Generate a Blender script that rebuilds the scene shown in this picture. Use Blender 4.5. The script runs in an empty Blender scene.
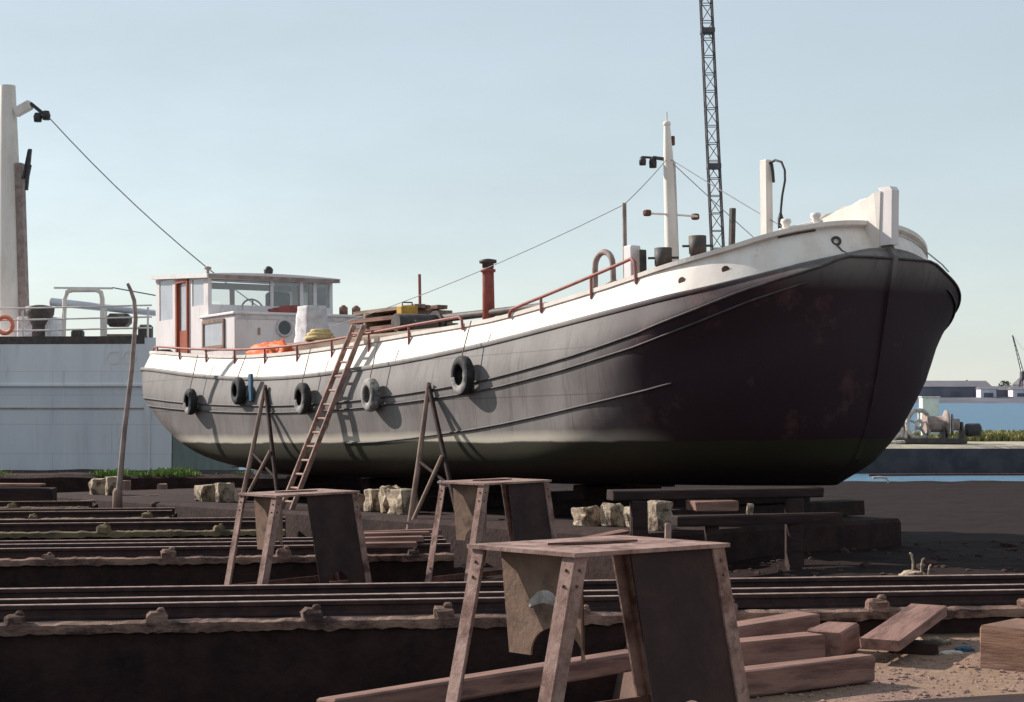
import bpy, bmesh, math, random
from mathutils import Vector, Matrix, Euler, noise
random.seed(7)
R = math.radians
scn = bpy.context.scene
COL = scn.collection

# ------------------------------------------------------------------ helpers
def smooth(x, a, b):
    t = max(0.0, min(1.0, (x - a) / (b - a)))
    return t * t * (3 - 2 * t)

def lerp_table(tab, x):
    if x <= tab[0][0]: return tab[0][1]
    for (x0, y0), (x1, y1) in zip(tab, tab[1:]):
        if x <= x1:
            return y0 + (y1 - y0) * (x - x0) / (x1 - x0)
    return tab[-1][1]

def cubic_table(tab, x):
    n = len(tab)
    if x <= tab[0][0]: return tab[0][1]
    if x >= tab[-1][0]: return tab[-1][1]
    for i in range(n - 1):
        x0, y0 = tab[i]; x1, y1 = tab[i + 1]
        if x <= x1:
            def slope(k):
                if k == 0: return (tab[1][1] - tab[0][1]) / (tab[1][0] - tab[0][0])
                if k == n - 1: return (tab[-1][1] - tab[-2][1]) / (tab[-1][0] - tab[-2][0])
                return (tab[k + 1][1] - tab[k - 1][1]) / (tab[k + 1][0] - tab[k - 1][0])
            h = x1 - x0; t = (x - x0) / h
            m0 = slope(i) * h; m1 = slope(i + 1) * h
            t2, t3 = t * t, t * t * t
            return (2*t3 - 3*t2 + 1)*y0 + (t3 - 2*t2 + t)*m0 + (-2*t3 + 3*t2)*y1 + (t3 - t2)*m1

class MB:
    """collects shapes; build() links them as one mesh object"""
    def __init__(s):
        s.v = []; s.f = []; s.sm = []
    def add(s, vs, fs, sm=False):
        o = len(s.v)
        s.v += [Vector(p) for p in vs]
        for f in fs:
            s.f.append([o + i for i in f]); s.sm.append(sm)
        return s
    def bm(s, b, sm=False):
        b.verts.ensure_lookup_table()
        for i, v in enumerate(b.verts): v.index = i
        s.add([v.co.copy() for v in b.verts], [[v.index for v in f.verts] for f in b.faces], sm)
        b.free(); return s
    def box(s, c, d, rot=None, bev=0.0, jit=0.0, taper=None):
        b = bmesh.new()
        bmesh.ops.create_cube(b, size=1.0)
        for v in b.verts:
            k = 1.0
            if taper and v.co.z > 0: k = taper
            v.co = Vector((v.co.x * d[0] * k, v.co.y * d[1] * k, v.co.z * d[2]))
        if bev > 0:
            bmesh.ops.bevel(b, geom=b.edges[:], offset=bev, segments=1, affect='EDGES')
        if jit > 0:
            for v in b.verts:
                v.co += Vector((random.uniform(-jit, jit), random.uniform(-jit, jit), random.uniform(-jit, jit)))
        M = Matrix.Translation(Vector(c))
        if rot is not None:
            M = M @ (rot.to_4x4() if isinstance(rot, Matrix) else Euler(rot).to_matrix().to_4x4())
        b.transform(M)
        return s.bm(b)
    def bar(s, p, q, w, h, up=(0, 0, 1), bev=0.0, jit=0.0):
        p, q = Vector(p), Vector(q); ax = (q - p); L = ax.length; ax.normalize()
        upv = Vector(up)
        if abs(ax.dot(upv)) > .98: upv = Vector((0, 1, 0))
        y = upv.cross(ax).normalized(); z = ax.cross(y)
        M = Matrix((ax, y, z)).transposed()
        return s.box((p + q) / 2, (L, w, h), M, bev, jit)
    def tube(s, pts, r, n=8, r2=None, cap=True):
        pts = [Vector(p) for p in pts]; m = len(pts)
        rs = r if isinstance(r, (list, tuple)) else [r + ((r2 - r) * i / (m - 1) if r2 is not None else 0) for i in range(m)]
        vs = []; fs = []
        nrm = None
        for i, p in enumerate(pts):
            t = (pts[min(i + 1, m - 1)] - pts[max(i - 1, 0)]).normalized()
            if nrm is None:
                nrm = t.orthogonal().normalized()
            else:
                nrm = (nrm - t * nrm.dot(t))
                if nrm.length < 1e-6: nrm = t.orthogonal()
                nrm.normalize()
            bn = t.cross(nrm)
            for k in range(n):
                a = 2 * math.pi * k / n
                vs.append(p + (nrm * math.cos(a) + bn * math.sin(a)) * rs[i])
        for i in range(m - 1):
            for k in range(n):
                k2 = (k + 1) % n
                fs.append([i*n + k, i*n + k2, (i+1)*n + k2, (i+1)*n + k])
        s.add(vs, fs, True)
        if cap:
            s.add(vs[:n], [list(range(n))[::-1]]); s.add(vs[-n:], [list(range(n))])
        return s
    def lathe(s, prof, c=(0, 0, 0), n=16, axis=None):
        """prof: list of (r,z)"""
        vs = []; fs = []
        for r, z in prof:
            for k in range(n):
                a = 2 * math.pi * k / n
                vs.append(Vector((r * math.cos(a), r * math.sin(a), z)))
        for i in range(len(prof) - 1):
            for k in range(n):
                k2 = (k + 1) % n
                fs.append([i*n + k, i*n + k2, (i+1)*n + k2, (i+1)*n + k])
        fs.append(list(range(n))[::-1]); fs.append([(len(prof)-1)*n + k for k in range(n)])
        M = Matrix.Identity(3)
        if axis is not None: M = Vector((0, 0, 1)).rotation_difference(Vector(axis)).to_matrix()
        s.add([M @ v + Vector(c) for v in vs], fs, False)
        for i in range(len(fs)): s.sm[-1 - i] = (len(fs[-1 - i]) == 4)
        return s
    def torus(s, c, axis, Rr, r, n=24, m=10):
        M = Vector((0, 0, 1)).rotation_difference(Vector(axis)).to_matrix()
        vs = []; fs = []
        for i in range(n):
            a = 2 * math.pi * i / n
            for k in range(m):
                b = 2 * math.pi * k / m
                vs.append(M @ Vector(((Rr + r*math.cos(b))*math.cos(a), (Rr + r*math.cos(b))*math.sin(a), r*math.sin(b))) + Vector(c))
        for i in range(n):
            for k in range(m):
                i2 = (i+1) % n; k2 = (k+1) % m
                fs.append([i*m+k, i2*m+k, i2*m+k2, i*m+k2])
        return s.add(vs, fs, True)
    def plate(s, poly, nrm, th):
        """polygon (list of points) extruded by th along nrm"""
        nv = Vector(nrm).normalized() * th
        a = [Vector(p) for p in poly]; n = len(a)
        vs = a + [p + nv for p in a]
        fs = [list(range(n)), [n + i for i in range(n)][::-1]]
        for i in range(n):
            j = (i + 1) % n
            fs.append([i, n + i, n + j, j])
        return s.add(vs, fs)
    def build(s, name, mat, parent=None, loc=None):
        me = bpy.data.meshes.new(name)
        off = Vector(loc) if loc is not None else Vector((0, 0, 0))
        me.from_pydata([tuple(v - off) for v in s.v], [], s.f)
        me.validate()
        b = bmesh.new(); b.from_mesh(me)
        bmesh.ops.recalc_face_normals(b, faces=b.faces[:])
        b.to_mesh(me); b.free()
        if len(me.polygons) == len(s.sm):
            for p, k in zip(me.polygons, s.sm): p.use_smooth = k
        if mat: me.materials.append(mat)
        o = bpy.data.objects.new(name, me); COL.objects.link(o)
        if parent is not None: o.parent = parent
        if loc is not None: o.location = off
        return o

def tag(o, label=None, cat=None, group=None, kind=None):
    if label: o['label'] = label
    if cat: o['category'] = cat
    if group: o['group'] = group
    if kind: o['kind'] = kind
    return o

def empty(name, loc, label=None, cat=None, group=None, rz=0.0):
    o = bpy.data.objects.new(name, None); COL.objects.link(o)
    o.empty_display_size = .2
    o.location = loc; o.rotation_euler = (0, 0, rz)
    return tag(o, label, cat, group)

def copy_tree(o, parent=None):
    c = o.copy(); COL.objects.link(c)
    if parent is not None: c.parent = parent
    for ch in list(o.children): copy_tree(ch, c)
    return c

# ------------------------------------------------------------------ materials
def _n(nt, t, **kw):
    n = nt.nodes.new(t)
    for k, v in kw.items():
        if k in n.inputs: n.inputs[k].default_value = v
        else: setattr(n, k, v)
    return n

KA = 1.6
KEEP = {'white_paint', 'cabin_paint', 'canvas', 'pale_lettering', 'winch_pale', 'pale_litter', 'sky_painted_glass'}
def c4(c): return (min(.8, c[0] * KA), min(.8, c[1] * KA), min(.8, c[2] * KA), 1)

def mat(name, a, b=None, scale=6.0, rough=.75, bump=.25, metal=0.0, stretch=(1, 1, 1), mid=(.42, .62), c=None, cscale=2.0, cmid=(.55, .66), spec=.3, bscale=None, dist=.02):
    """two-colour weathered surface, optional third colour in patches"""
    m = bpy.data.materials.new(name); m.use_nodes = True
    nt = m.node_tree; P = nt.nodes['Principled BSDF']
    P.inputs['Roughness'].default_value = rough
    P.inputs['Metallic'].default_value = metal
    P.inputs['Specular IOR Level'].default_value = spec
    if name in KEEP:
        a = tuple(x / KA for x in a); b = tuple(x / KA for x in b) if b else None; c = tuple(x / KA for x in c) if c else None
    tc = nt.nodes.new('ShaderNodeTexCoord'); mp = nt.nodes.new('ShaderNodeMapping')
    mp.inputs['Scale'].default_value = stretch
    nt.links.new(tc.outputs['Object'], mp.inputs['Vector'])
    if b is None: b = tuple(x * .75 for x in a)
    nz = _n(nt, 'ShaderNodeTexNoise', Scale=scale, Detail=7.0, Roughness=.65)
    nt.links.new(mp.outputs[0], nz.inputs['Vector'])
    mr = _n(nt, 'ShaderNodeMapRange'); mr.inputs[1].default_value = mid[0]; mr.inputs[2].default_value = mid[1]
    nt.links.new(nz.outputs['Fac'], mr.inputs[0])
    mx = _n(nt, 'ShaderNodeMixRGB', Color1=c4(a), Color2=c4(b))
    nt.links.new(mr.outputs[0], mx.inputs[0])
    out = mx.outputs[0]
    if c is not None:
        n2 = _n(nt, 'ShaderNodeTexNoise', Scale=cscale, Detail=8.0, Roughness=.7)
        nt.links.new(mp.outputs[0], n2.inputs['Vector'])
        m2 = _n(nt, 'ShaderNodeMapRange'); m2.inputs[1].default_value = cmid[0]; m2.inputs[2].default_value = cmid[1]
        nt.links.new(n2.outputs['Fac'], m2.inputs[0])
        x2 = _n(nt, 'ShaderNodeMixRGB', Color2=c4(c))
        nt.links.new(m2.outputs[0], x2.inputs[0]); nt.links.new(out, x2.inputs[1]); out = x2.outputs[0]
    nt.links.new(out, P.inputs['Base Color'])
    if bump > 0:
        nb = _n(nt, 'ShaderNodeTexNoise', Scale=bscale or scale * 4, Detail=6.0, Roughness=.7)
        nt.links.new(mp.outputs[0], nb.inputs['Vector'])
        bp = _n(nt, 'ShaderNodeBump', Strength=bump, Distance=dist)
        nt.links.new(nb.outputs['Fac'], bp.inputs['Height'])
        nt.links.new(bp.outputs[0], P.inputs['Normal'])
    m['out'] = 0
    return m

def add_seams(m, bw_, rh_, col, amt=.5):
    nt = m.node_tree; P = nt.nodes['Principled BSDF']; src = P.inputs['Base Color'].links[0].from_socket
    tc = nt.nodes.new('ShaderNodeTexCoord'); sp = nt.nodes.new('ShaderNodeSeparateXYZ'); nt.links.new(tc.outputs['Object'], sp.inputs[0])
    cb = nt.nodes.new('ShaderNodeCombineXYZ'); nt.links.new(sp.outputs['X'], cb.inputs[0]); nt.links.new(sp.outputs['Z'], cb.inputs[1])
    bk = _n(nt, 'ShaderNodeTexBrick', Scale=1.0); bk.inputs['Brick Width'].default_value = bw_; bk.inputs['Row Height'].default_value = rh_
    bk.inputs['Mortar Size'].default_value = .010; bk.inputs['Mortar Smooth'].default_value = .4
    nt.links.new(cb.outputs[0], bk.inputs['Vector'])
    f = _n(nt, 'ShaderNodeMath', operation='MULTIPLY'); f.inputs[1].default_value = amt; nt.links.new(bk.outputs['Fac'], f.inputs[0])
    x = _n(nt, 'ShaderNodeMixRGB', Color2=c4(col)); nt.links.new(f.outputs[0], x.inputs[0]); nt.links.new(src, x.inputs[1])
    mp = nt.nodes.new('ShaderNodeMapping'); mp.inputs['Scale'].default_value = (1.4, 1.4, .10); nt.links.new(tc.outputs['Object'], mp.inputs[0])
    nz = _n(nt, 'ShaderNodeTexNoise', Scale=3.0, Detail=6.0, Roughness=.65); nt.links.new(mp.outputs[0], nz.inputs['Vector'])
    r = _n(nt, 'ShaderNodeMapRange'); r.inputs[1].default_value = .57; r.inputs[2].default_value = .75; r.inputs[4].default_value = .45
    nt.links.new(nz.outputs['Fac'], r.inputs[0])
    y = _n(nt, 'ShaderNodeMixRGB', Color2=c4((.26, .20, .18))); nt.links.new(r.outputs[0], y.inputs[0]); nt.links.new(x.outputs[0], y.inputs[1])
    nt.links.new(y.outputs[0], P.inputs['Base Color'])

def base_link(m):
    P = m.node_tree.nodes['Principled BSDF']
    return P, P.inputs['Base Color'].links[0].from_socket

M = {}
M['white'] = mat('white_paint', (.80, .73, .68), (.70, .62, .56), 3, .55, .1, c=(.30, .20, .14), cscale=4, cmid=(.60, .76), stretch=(1, 1, .35))
M['cream'] = mat('cabin_paint', (.76, .70, .70), (.68, .62, .62), 2.5, .5, .06, c=(.36, .26, .19), cscale=5, cmid=(.60, .78), stretch=(1, 1, .3))
M['dark_plate'] = mat('dark_rusty_plate', (.022, .013, .013), (.036, .020, .018), 4, .85, .3, c=(.06, .03, .026), cscale=2.5, cmid=(.62, .75))
M['rust_dark'] = mat('dark_rust', (.022, .012, .012), (.04, .02, .018), 6, .85, .3)
M['baulk'] = mat('brown_baulk', (.15, .085, .058), (.085, .045, .032), 3, .9, .6, stretch=(.5, .5, 4), c=(.22, .135, .115), cscale=1.5, cmid=(.6, .75))
M['cowl'] = mat('canvas', (.66, .64, .66), (.5, .48, .5), 5, .9, .5, dist=.05)
M['steel_dark'] = mat('dark_steel', (.035, .032, .035), (.07, .05, .04), 8, .6, .2)
M['rust'] = mat('rusty_steel', (.06, .03, .024), (.10, .048, .034), 9, .85, .4, c=(.05, .03, .028), cscale=3)
M['red'] = mat('red_oxide_paint', (.20, .05, .042), (.14, .036, .03), 8, .6, .15)
M['rail_red'] = mat('handrail_paint', (.22, .075, .062), (.15, .055, .045), 10, .6, .15)
M['door'] = mat('varnished_door', (.24, .06, .03), (.17, .04, .025), 6, .5, .1, stretch=(1, 1, .2))
M['orange'] = mat('orange_cover', (.70, .11, .03), (.5, .07, .025), 6, .6, .3)
M['yellow'] = mat('yellow_paint', (.36, .21, .03), (.25, .13, .03), 9, .5, .15)
M['wood'] = mat('grey_wood', (.20, .15, .11), (.11, .08, .06), 5, .85, .4, stretch=(.3, 3, 3))
M['timber'] = mat('weathered_timber', (.17, .094, .076), (.095, .050, .041), 4, .9, .5, stretch=(.4, 3, 3), c=(.075, .04, .036), cscale=2.2)
M['timber_dark'] = mat('tarred_timber', (.015, .008, .008), (.030, .016, .014), 4, .85, .5, stretch=(.4, 3, 3))
M['block'] = mat('pale_block', (.33, .26, .195), (.15, .11, .08), 5, .95, .7, c=(.06, .042, .03), cscale=5, cmid=(.50, .62), dist=.06)
M['pole'] = mat('shore_pole', (.19, .13, .105), (.11, .07, .06), 6, .9, .3, stretch=(1, 1, .2))
M['ladder'] = mat('ladder_wood', (.26, .17, .145), (.15, .095, .08), 7, .85, .2)
M['rubber'] = mat('tyre_rubber', (.012, .012, .013), (.03, .028, .028), 10, .8, .3)
M['tyre_grey'] = mat('worn_lit_tyre_wall', (.20, .185, .18), (.05, .047, .045), 5, .85, .3, mid=(.45, .6))
M['trestle'] = mat('trestle_primer', (.22, .145, .125), (.125, .07, .058), 6, .85, .4, c=(.065, .032, .026), cscale=4, cmid=(.54, .66))
M['trestle_plate'] = mat('trestle_plate', (.17, .11, .08), (.12, .075, .055), 5, .85, .3, c=(.04, .025, .022), cscale=2.5, cmid=(.58, .72))
M['concrete_dark'] = mat('slip_concrete', (.016, .0078, .0072), (.028, .0135, .012), 3, .95, .6, c=(.007, .005, .005), cscale=1.2, dist=.05)
M['lip'] = mat('rusty_lip', (.185, .115, .088), (.085, .048, .038), 6, .9, .8, c=(.035, .02, .018), cscale=3.5, cmid=(.47, .60), dist=.04, stretch=(.5, 1, 1))
M['lip_weed'] = mat('weedy_lip', (.13, .095, .055), (.055, .042, .026), 4, .95, .6, c=(.04, .03, .025), cscale=2.0, dist=.04, stretch=(.5, 1, 1))
M['rail'] = mat('slip_rail_steel', (.26, .18, .15), (.15, .09, .075), 10, .55, .2)
M['ship'] = mat('ship_grey', (.45, .455, .475), (.405, .41, .43), 1.2, .55, .05, c=(.30, .28, .32), cscale=2, cmid=(.62, .8), stretch=(1, 1, .25))
M['ship_low'] = mat('ship_grey_low', (.39, .395, .42), (.35, .355, .385), 1.2, .6, .05, c=(.27, .24, .26), cscale=2, cmid=(.6, .8), stretch=(1, 1, .2))
add_seams(M['ship'], 3.1, .9, (.28, .29, .34)); add_seams(M['ship_low'], 3.1, .75, (.22, .22, .27))
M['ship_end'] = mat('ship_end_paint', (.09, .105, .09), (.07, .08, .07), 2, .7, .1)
M['lamp'] = mat('black_fitting', (.02, .02, .022), (.04, .035, .035), 12, .5, .1)
M['mast_grey'] = mat('mast_shaft', (.22, .17, .155), (.14, .10, .09), 5, .7, .2)
M['lattice'] = mat('lattice_steel', (.05, .045, .052), (.075, .062, .064), 6, .6, .1)
M['winch_white'] = mat('winch_pale', (.55, .53, .50), (.3, .25, .22), 6, .7, .2)
M['cabinet'] = mat('pale_green_steel', (.40, .47, .44), (.33, .38, .36), 2, .6, .05)
M['shed'] = mat('far_shed', (.10, .10, .125), (.075, .075, .10), .1, .9, 0)
M['shed_light'] = mat('far_shed_pale', (.42, .39, .41), (.33, .31, .34), .1, .9, 0)
M['shed_roof'] = mat('far_roof', (.115, .105, .12), (.09, .085, .10), .1, .9, 0)
M['far_tree'] = mat('far_leaf', (.035, .05, .04), (.055, .07, .05), .5, .9, 0)
M['far_bank'] = mat('far_bank', (.10, .10, .12), (.07, .07, .085), .05, .95, 0)
M['blue_cloth'] = mat('blue_cloth', (.035, .085, .14), None, 8, .8, .2)
M['pale_paper'] = mat('pale_litter', (.6, .55, .48), None, 8, .8, .2)
M['rope'] = mat('rope', (.42, .33, .16), (.28, .2, .1), 12, .9, .4)
M['wire'] = mat('wire', (.20, .19, .21), None, 12, .6, 0)
M['curtain'] = mat('cabin_lining', (.42, .38, .38), (.32, .28, .28), 3, .8, .05)
M['lettering'] = mat('pale_lettering', (.74, .70, .69), (.62, .58, .58), 6, .6, 0)
M['lifebuoy'] = mat('lifebuoy_orange', (.62, .17, .10), (.5, .13, .08), 8, .6, .05)
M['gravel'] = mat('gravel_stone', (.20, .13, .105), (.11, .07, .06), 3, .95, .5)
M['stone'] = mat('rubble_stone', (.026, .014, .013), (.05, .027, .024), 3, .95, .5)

def grass_mat(name, a, b):
    m = bpy.data.materials.new(name); m.use_nodes = True
    nt = m.node_tree; P = nt.nodes['Principled BSDF']; P.inputs['Roughness'].default_value = .8
    P.inputs['Specular IOR Level'].default_value = .1
    tc = nt.nodes.new('ShaderNodeTexCoord'); nz = _n(nt, 'ShaderNodeTexNoise', Scale=1.4, Detail=5.0)
    nt.links.new(tc.outputs['Object'], nz.inputs['Vector'])
    mr = _n(nt, 'ShaderNodeMapRange'); mr.inputs[1].default_value = .4; mr.inputs[2].default_value = .6
    nt.links.new(nz.outputs['Fac'], mr.inputs[0])
    mx = _n(nt, 'ShaderNodeMixRGB', Color1=c4(a), Color2=c4(b)); nt.links.new(mr.outputs[0], mx.inputs[0])
    nt.links.new(mx.outputs[0], P.inputs['Base Color'])
    P.inputs['Subsurface Weight'].default_value = 0
    return m
M['grass'] = grass_mat('grass_blades', (.12, .13, .045), (.19, .165, .07))
M['weed'] = grass_mat('weed_leaves', (.07, .13, .03), (.14, .17, .055))

def glass_mat(name, tint, refl=.2):
    m = bpy.data.materials.new(name); m.use_nodes = True
    nt = m.node_tree; nt.nodes.clear()
    o = nt.nodes.new('ShaderNodeOutputMaterial')
    t = _n(nt, 'ShaderNodeBsdfTransparent', Color=(*tint, 1)); g = _n(nt, 'ShaderNodeBsdfGlossy', Roughness=.03)
    f = _n(nt, 'ShaderNodeFresnel', IOR=1.5); mx = nt.nodes.new('ShaderNodeMixShader')
    mr = _n(nt, 'ShaderNodeMapRange'); mr.inputs[3].default_value = refl * .4; mr.inputs[4].default_value = 1
    nt.links.new(f.outputs[0], mr.inputs[0]); nt.links.new(mr.outputs[0], mx.inputs[0])
    nt.links.new(t.outputs[0], mx.inputs[1]); nt.links.new(g.outputs[0], mx.inputs[2]); nt.links.new(mx.outputs[0], o.inputs['Surface'])
    return m
M['glass'] = glass_mat('window_glass', (.98, .98, .98), .1)
M['glass_pale'] = mat('sky_painted_glass', (.42, .44, .50), (.36, .37, .43), 2, .08, 0, spec=.6)  # sky reflection put into the panes as a pale base colour
M['glass_dark'] = mat('dark_port_glass', (.02, .02, .028), None, 4, .06, 0, spec=.6)

# hull: colour bands by height above the keel (object space of the hull)
def hull_material():
    m = mat('hull_plating', (.132, .119, .115), (.102, .091, .088), 1.6, .62, .2, stretch=(1, 1, .5), spec=.25, bscale=1.1, dist=.05)
    nt = m.node_tree; P, src = base_link(m)
    tc = nt.nodes.new('ShaderNodeTexCoord'); sp = nt.nodes.new('ShaderNodeSeparateXYZ')
    nt.links.new(tc.outputs['Object'], sp.inputs[0])
    # streaks running down the plates
    mp = nt.nodes.new('ShaderNodeMapping'); mp.inputs['Scale'].default_value = (2.6, 2.6, .12)
    nt.links.new(tc.outputs['Object'], mp.inputs[0])
    st = _n(nt, 'ShaderNodeTexNoise', Scale=3.0, Detail=5.0, Roughness=.6); nt.links.new(mp.outputs[0], st.inputs['Vector'])
    smr = _n(nt, 'ShaderNodeMapRange'); smr.inputs[1].default_value = .53; smr.inputs[2].default_value = .70; smr.inputs[4].default_value = .6
    nt.links.new(st.outputs['Fac'], smr.inputs[0])
    x0 = _n(nt, 'ShaderNodeMixRGB', Color2=c4((.07, .055, .055))); nt.links.new(smr.outputs[0], x0.inputs[0]); nt.links.new(src, x0.inputs[1])
    # riveted plate seams
    cb = nt.nodes.new('ShaderNodeCombineXYZ'); nt.links.new(sp.outputs['X'], cb.inputs[0]); nt.links.new(sp.outputs['Z'], cb.inputs[1])
    bk = _n(nt, 'ShaderNodeTexBrick', Scale=1.0); bk.inputs['Brick Width'].default_value = 2.3; bk.inputs['Row Height'].default_value = .62
    bk.inputs['Mortar Size'].default_value = .008; bk.inputs['Mortar Smooth'].default_value = .3
    nt.links.new(cb.outputs[0], bk.inputs['Vector'])
    bkf = _n(nt, 'ShaderNodeMath', operation='MULTIPLY'); bkf.inputs[1].default_value = .55
    bke = _n(nt, 'ShaderNodeMapRange'); bke.inputs[1].default_value = 17.6; bke.inputs[2].default_value = 16.2; nt.links.new(sp.outputs['X'], bke.inputs[0])
    bkm = _n(nt, 'ShaderNodeMath', operation='MULTIPLY'); nt.links.new(bk.outputs['Fac'], bkm.inputs[0]); nt.links.new(bke.outputs[0], bkm.inputs[1]); nt.links.new(bkm.outputs[0], bkf.inputs[0])
    xk = _n(nt, 'ShaderNodeMixRGB', Color2=c4((.035, .028, .028))); nt.links.new(bkf.outputs[0], xk.inputs[0]); nt.links.new(x0.outputs[0], xk.inputs[1]); x0 = xk
    # scrapes and scuffs along the side
    mps = nt.nodes.new('ShaderNodeMapping'); mps.inputs['Scale'].default_value = (.5, .5, 7); nt.links.new(tc.outputs['Object'], mps.inputs[0])
    sc = _n(nt, 'ShaderNodeTexNoise', Scale=1.6, Detail=9.0, Roughness=.75); nt.links.new(mps.outputs[0], sc.inputs['Vector'])
    scm = _n(nt, 'ShaderNodeMapRange'); scm.inputs[1].default_value = .60; scm.inputs[2].default_value = .72; scm.inputs[4].default_value = .5
    nt.links.new(sc.outputs['Fac'], scm.inputs[0])
    xs = _n(nt, 'ShaderNodeMixRGB', Color2=c4((.19, .165, .16))); nt.links.new(scm.outputs[0], xs.inputs[0]); nt.links.new(x0.outputs[0], xs.inputs[1]); x0 = xs
    # rust blooms, mainly at the bow
    rn = _n(nt, 'ShaderNodeTexNoise', Scale=1.5, Detail=9.0, Roughness=.7); nt.links.new(tc.outputs['Object'], rn.inputs['Vector'])
    rr = _n(nt, 'ShaderNodeMapRange'); rr.inputs[1].default_value = .56; rr.inputs[2].default_value = .74; rr.inputs[4].default_value = .8
    nt.links.new(rn.outputs['Fac'], rr.inputs[0])
    bx = _n(nt, 'ShaderNodeMapRange'); bx.inputs[1].default_value = 15.5; bx.inputs[2].default_value = 18.5; bx.inputs[3].default_value = .3
    nt.links.new(sp.outputs['X'], bx.inputs[0])
    mu = _n(nt, 'ShaderNodeMath', operation='MULTIPLY'); nt.links.new(rr.outputs[0], mu.inputs[0]); nt.links.new(bx.outputs[0], mu.inputs[1])
    # shade on the bow below the top strake, painted in as dark red-brown
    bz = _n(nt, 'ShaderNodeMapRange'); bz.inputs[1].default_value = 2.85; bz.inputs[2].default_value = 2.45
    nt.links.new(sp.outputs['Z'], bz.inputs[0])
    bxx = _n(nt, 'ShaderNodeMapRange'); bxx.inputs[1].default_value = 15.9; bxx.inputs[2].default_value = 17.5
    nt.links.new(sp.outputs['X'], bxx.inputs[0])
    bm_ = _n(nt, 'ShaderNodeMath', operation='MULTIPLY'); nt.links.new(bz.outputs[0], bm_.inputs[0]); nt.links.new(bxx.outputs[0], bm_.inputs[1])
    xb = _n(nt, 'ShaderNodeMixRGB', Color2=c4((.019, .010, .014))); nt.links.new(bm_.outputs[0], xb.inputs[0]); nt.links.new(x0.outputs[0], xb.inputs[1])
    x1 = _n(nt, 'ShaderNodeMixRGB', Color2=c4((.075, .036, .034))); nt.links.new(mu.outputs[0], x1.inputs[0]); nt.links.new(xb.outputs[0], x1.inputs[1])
    # waterline height wobble
    wn = _n(nt, 'ShaderNodeTexNoise', Scale=1.0, Detail=4.0); nt.links.new(tc.outputs['Object'], wn.inputs['Vector'])
    wm = _n(nt, 'ShaderNodeMath', operation='MULTIPLY_ADD'); wm.inputs[1].default_value = .10
    nt.links.new(wn.outputs['Fac'], wm.inputs[0]); nt.links.new(sp.outputs['Z'], wm.inputs[2])
    # pale scum band just above the waterline
    b1 = _n(nt, 'ShaderNodeMapRange'); b1.inputs[1].default_value = .655; b1.inputs[2].default_value = .675
    b2 = _n(nt, 'ShaderNodeMapRange'); b2.inputs[1].default_value = .83; b2.inputs[2].default_value = .72
    nt.links.new(wm.outputs[0], b1.inputs[0]); nt.links.new(wm.outputs[0], b2.inputs[0])
    cr = _n(nt, 'ShaderNodeMath', operation='MULTIPLY'); nt.links.new(b1.outputs[0], cr.inputs[0]); nt.links.new(b2.outputs[0], cr.inputs[1])
    fade = _n(nt, 'ShaderNodeMapRange'); fade.inputs[1].default_value = 17.6; fade.inputs[2].default_value = 16.0; fade.inputs[4].default_value = .9
    nt.links.new(sp.outputs['X'], fade.inputs[0])
    pm = _n(nt, 'ShaderNodeMath', operation='MULTIPLY'); nt.links.new(cr.outputs[0], pm.inputs[0]); nt.links.new(fade.outputs[0], pm.inputs[1])
    x2 = _n(nt, 'ShaderNodeMixRGB', Color2=c4((.33, .295, .245))); nt.links.new(pm.outputs[0], x2.inputs[0]); nt.links.new(x1.outputs[0], x2.inputs[1])
    # green-black weed below it
    gm = _n(nt, 'ShaderNodeMapRange'); gm.inputs[1].default_value = .665; gm.inputs[2].default_value = .645
    nt.links.new(wm.outputs[0], gm.inputs[0])
    gc = _n(nt, 'ShaderNodeMixRGB', Color1=c4((.028, .027, .014)), Color2=c4((.016, .014, .011)))
    nt.links.new(wn.outputs['Fac'], gc.inputs[0])
    gcl = _n(nt, 'ShaderNodeMixRGB', Color2=c4((.014, .010, .011)))
    g2 = _n(nt, 'ShaderNodeMapRange'); g2.inputs[1].default_value = .5; g2.inputs[2].default_value = .15
    nt.links.new(wm.outputs[0], g2.inputs[0]); nt.links.new(g2.outputs[0], gcl.inputs[0]); nt.links.new(gc.outputs[0], gcl.inputs[1])
    x3 = _n(nt, 'ShaderNodeMixRGB'); nt.links.new(gm.outputs[0], x3.inputs[0]); nt.links.new(x2.outputs[0], x3.inputs[1]); nt.links.new(gcl.outputs[0], x3.inputs[2])
    nt.links.new(x3.outputs[0], P.inputs['Base Color'])
    return m
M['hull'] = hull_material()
M['rubrail'] = mat('rub_rail_paint', (.035, .030, .032), (.06, .05, .05), 6, .6, .2)

# diaphragm plate with the splash of white paint
def plate_material():
    m = M['trestle_plate']; return m

# ------------------------------------------------------------------ world, sun, camera
world = bpy.data.worlds.new('World'); scn.world = world; world.use_nodes = True
SUN = Vector((-.89, .455, 0)).normalized(); EL = R(30)
wn = world.node_tree; bg = wn.nodes['Background']
sky = wn.nodes.new('ShaderNodeTexSky'); sky.sky_type = 'NISHITA'; sky.sun_disc = False
sky.sun_elevation = EL; sky.sun_rotation = math.atan2(SUN.x, SUN.y)
sky.air_density = 1.0; sky.dust_density = .25; sky.ozone_density = 1.0
hs = wn.nodes.new('ShaderNodeHueSaturation'); hs.inputs['Saturation'].default_value = .65
wn.links.new(sky.outputs[0], hs.inputs['Color'])
hz = wn.nodes.new('ShaderNodeMixRGB'); hz.inputs[0].default_value = .60; hz.inputs[2].default_value = (2.85, 3.32, 3.46, 1)   # high thin haze over the blue
wn.links.new(hs.outputs[0], hz.inputs[1])
wtc = wn.nodes.new('ShaderNodeTexCoord'); wmp = wn.nodes.new('ShaderNodeMapping'); wmp.inputs['Scale'].default_value = (1.6, 1.6, 5)
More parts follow.
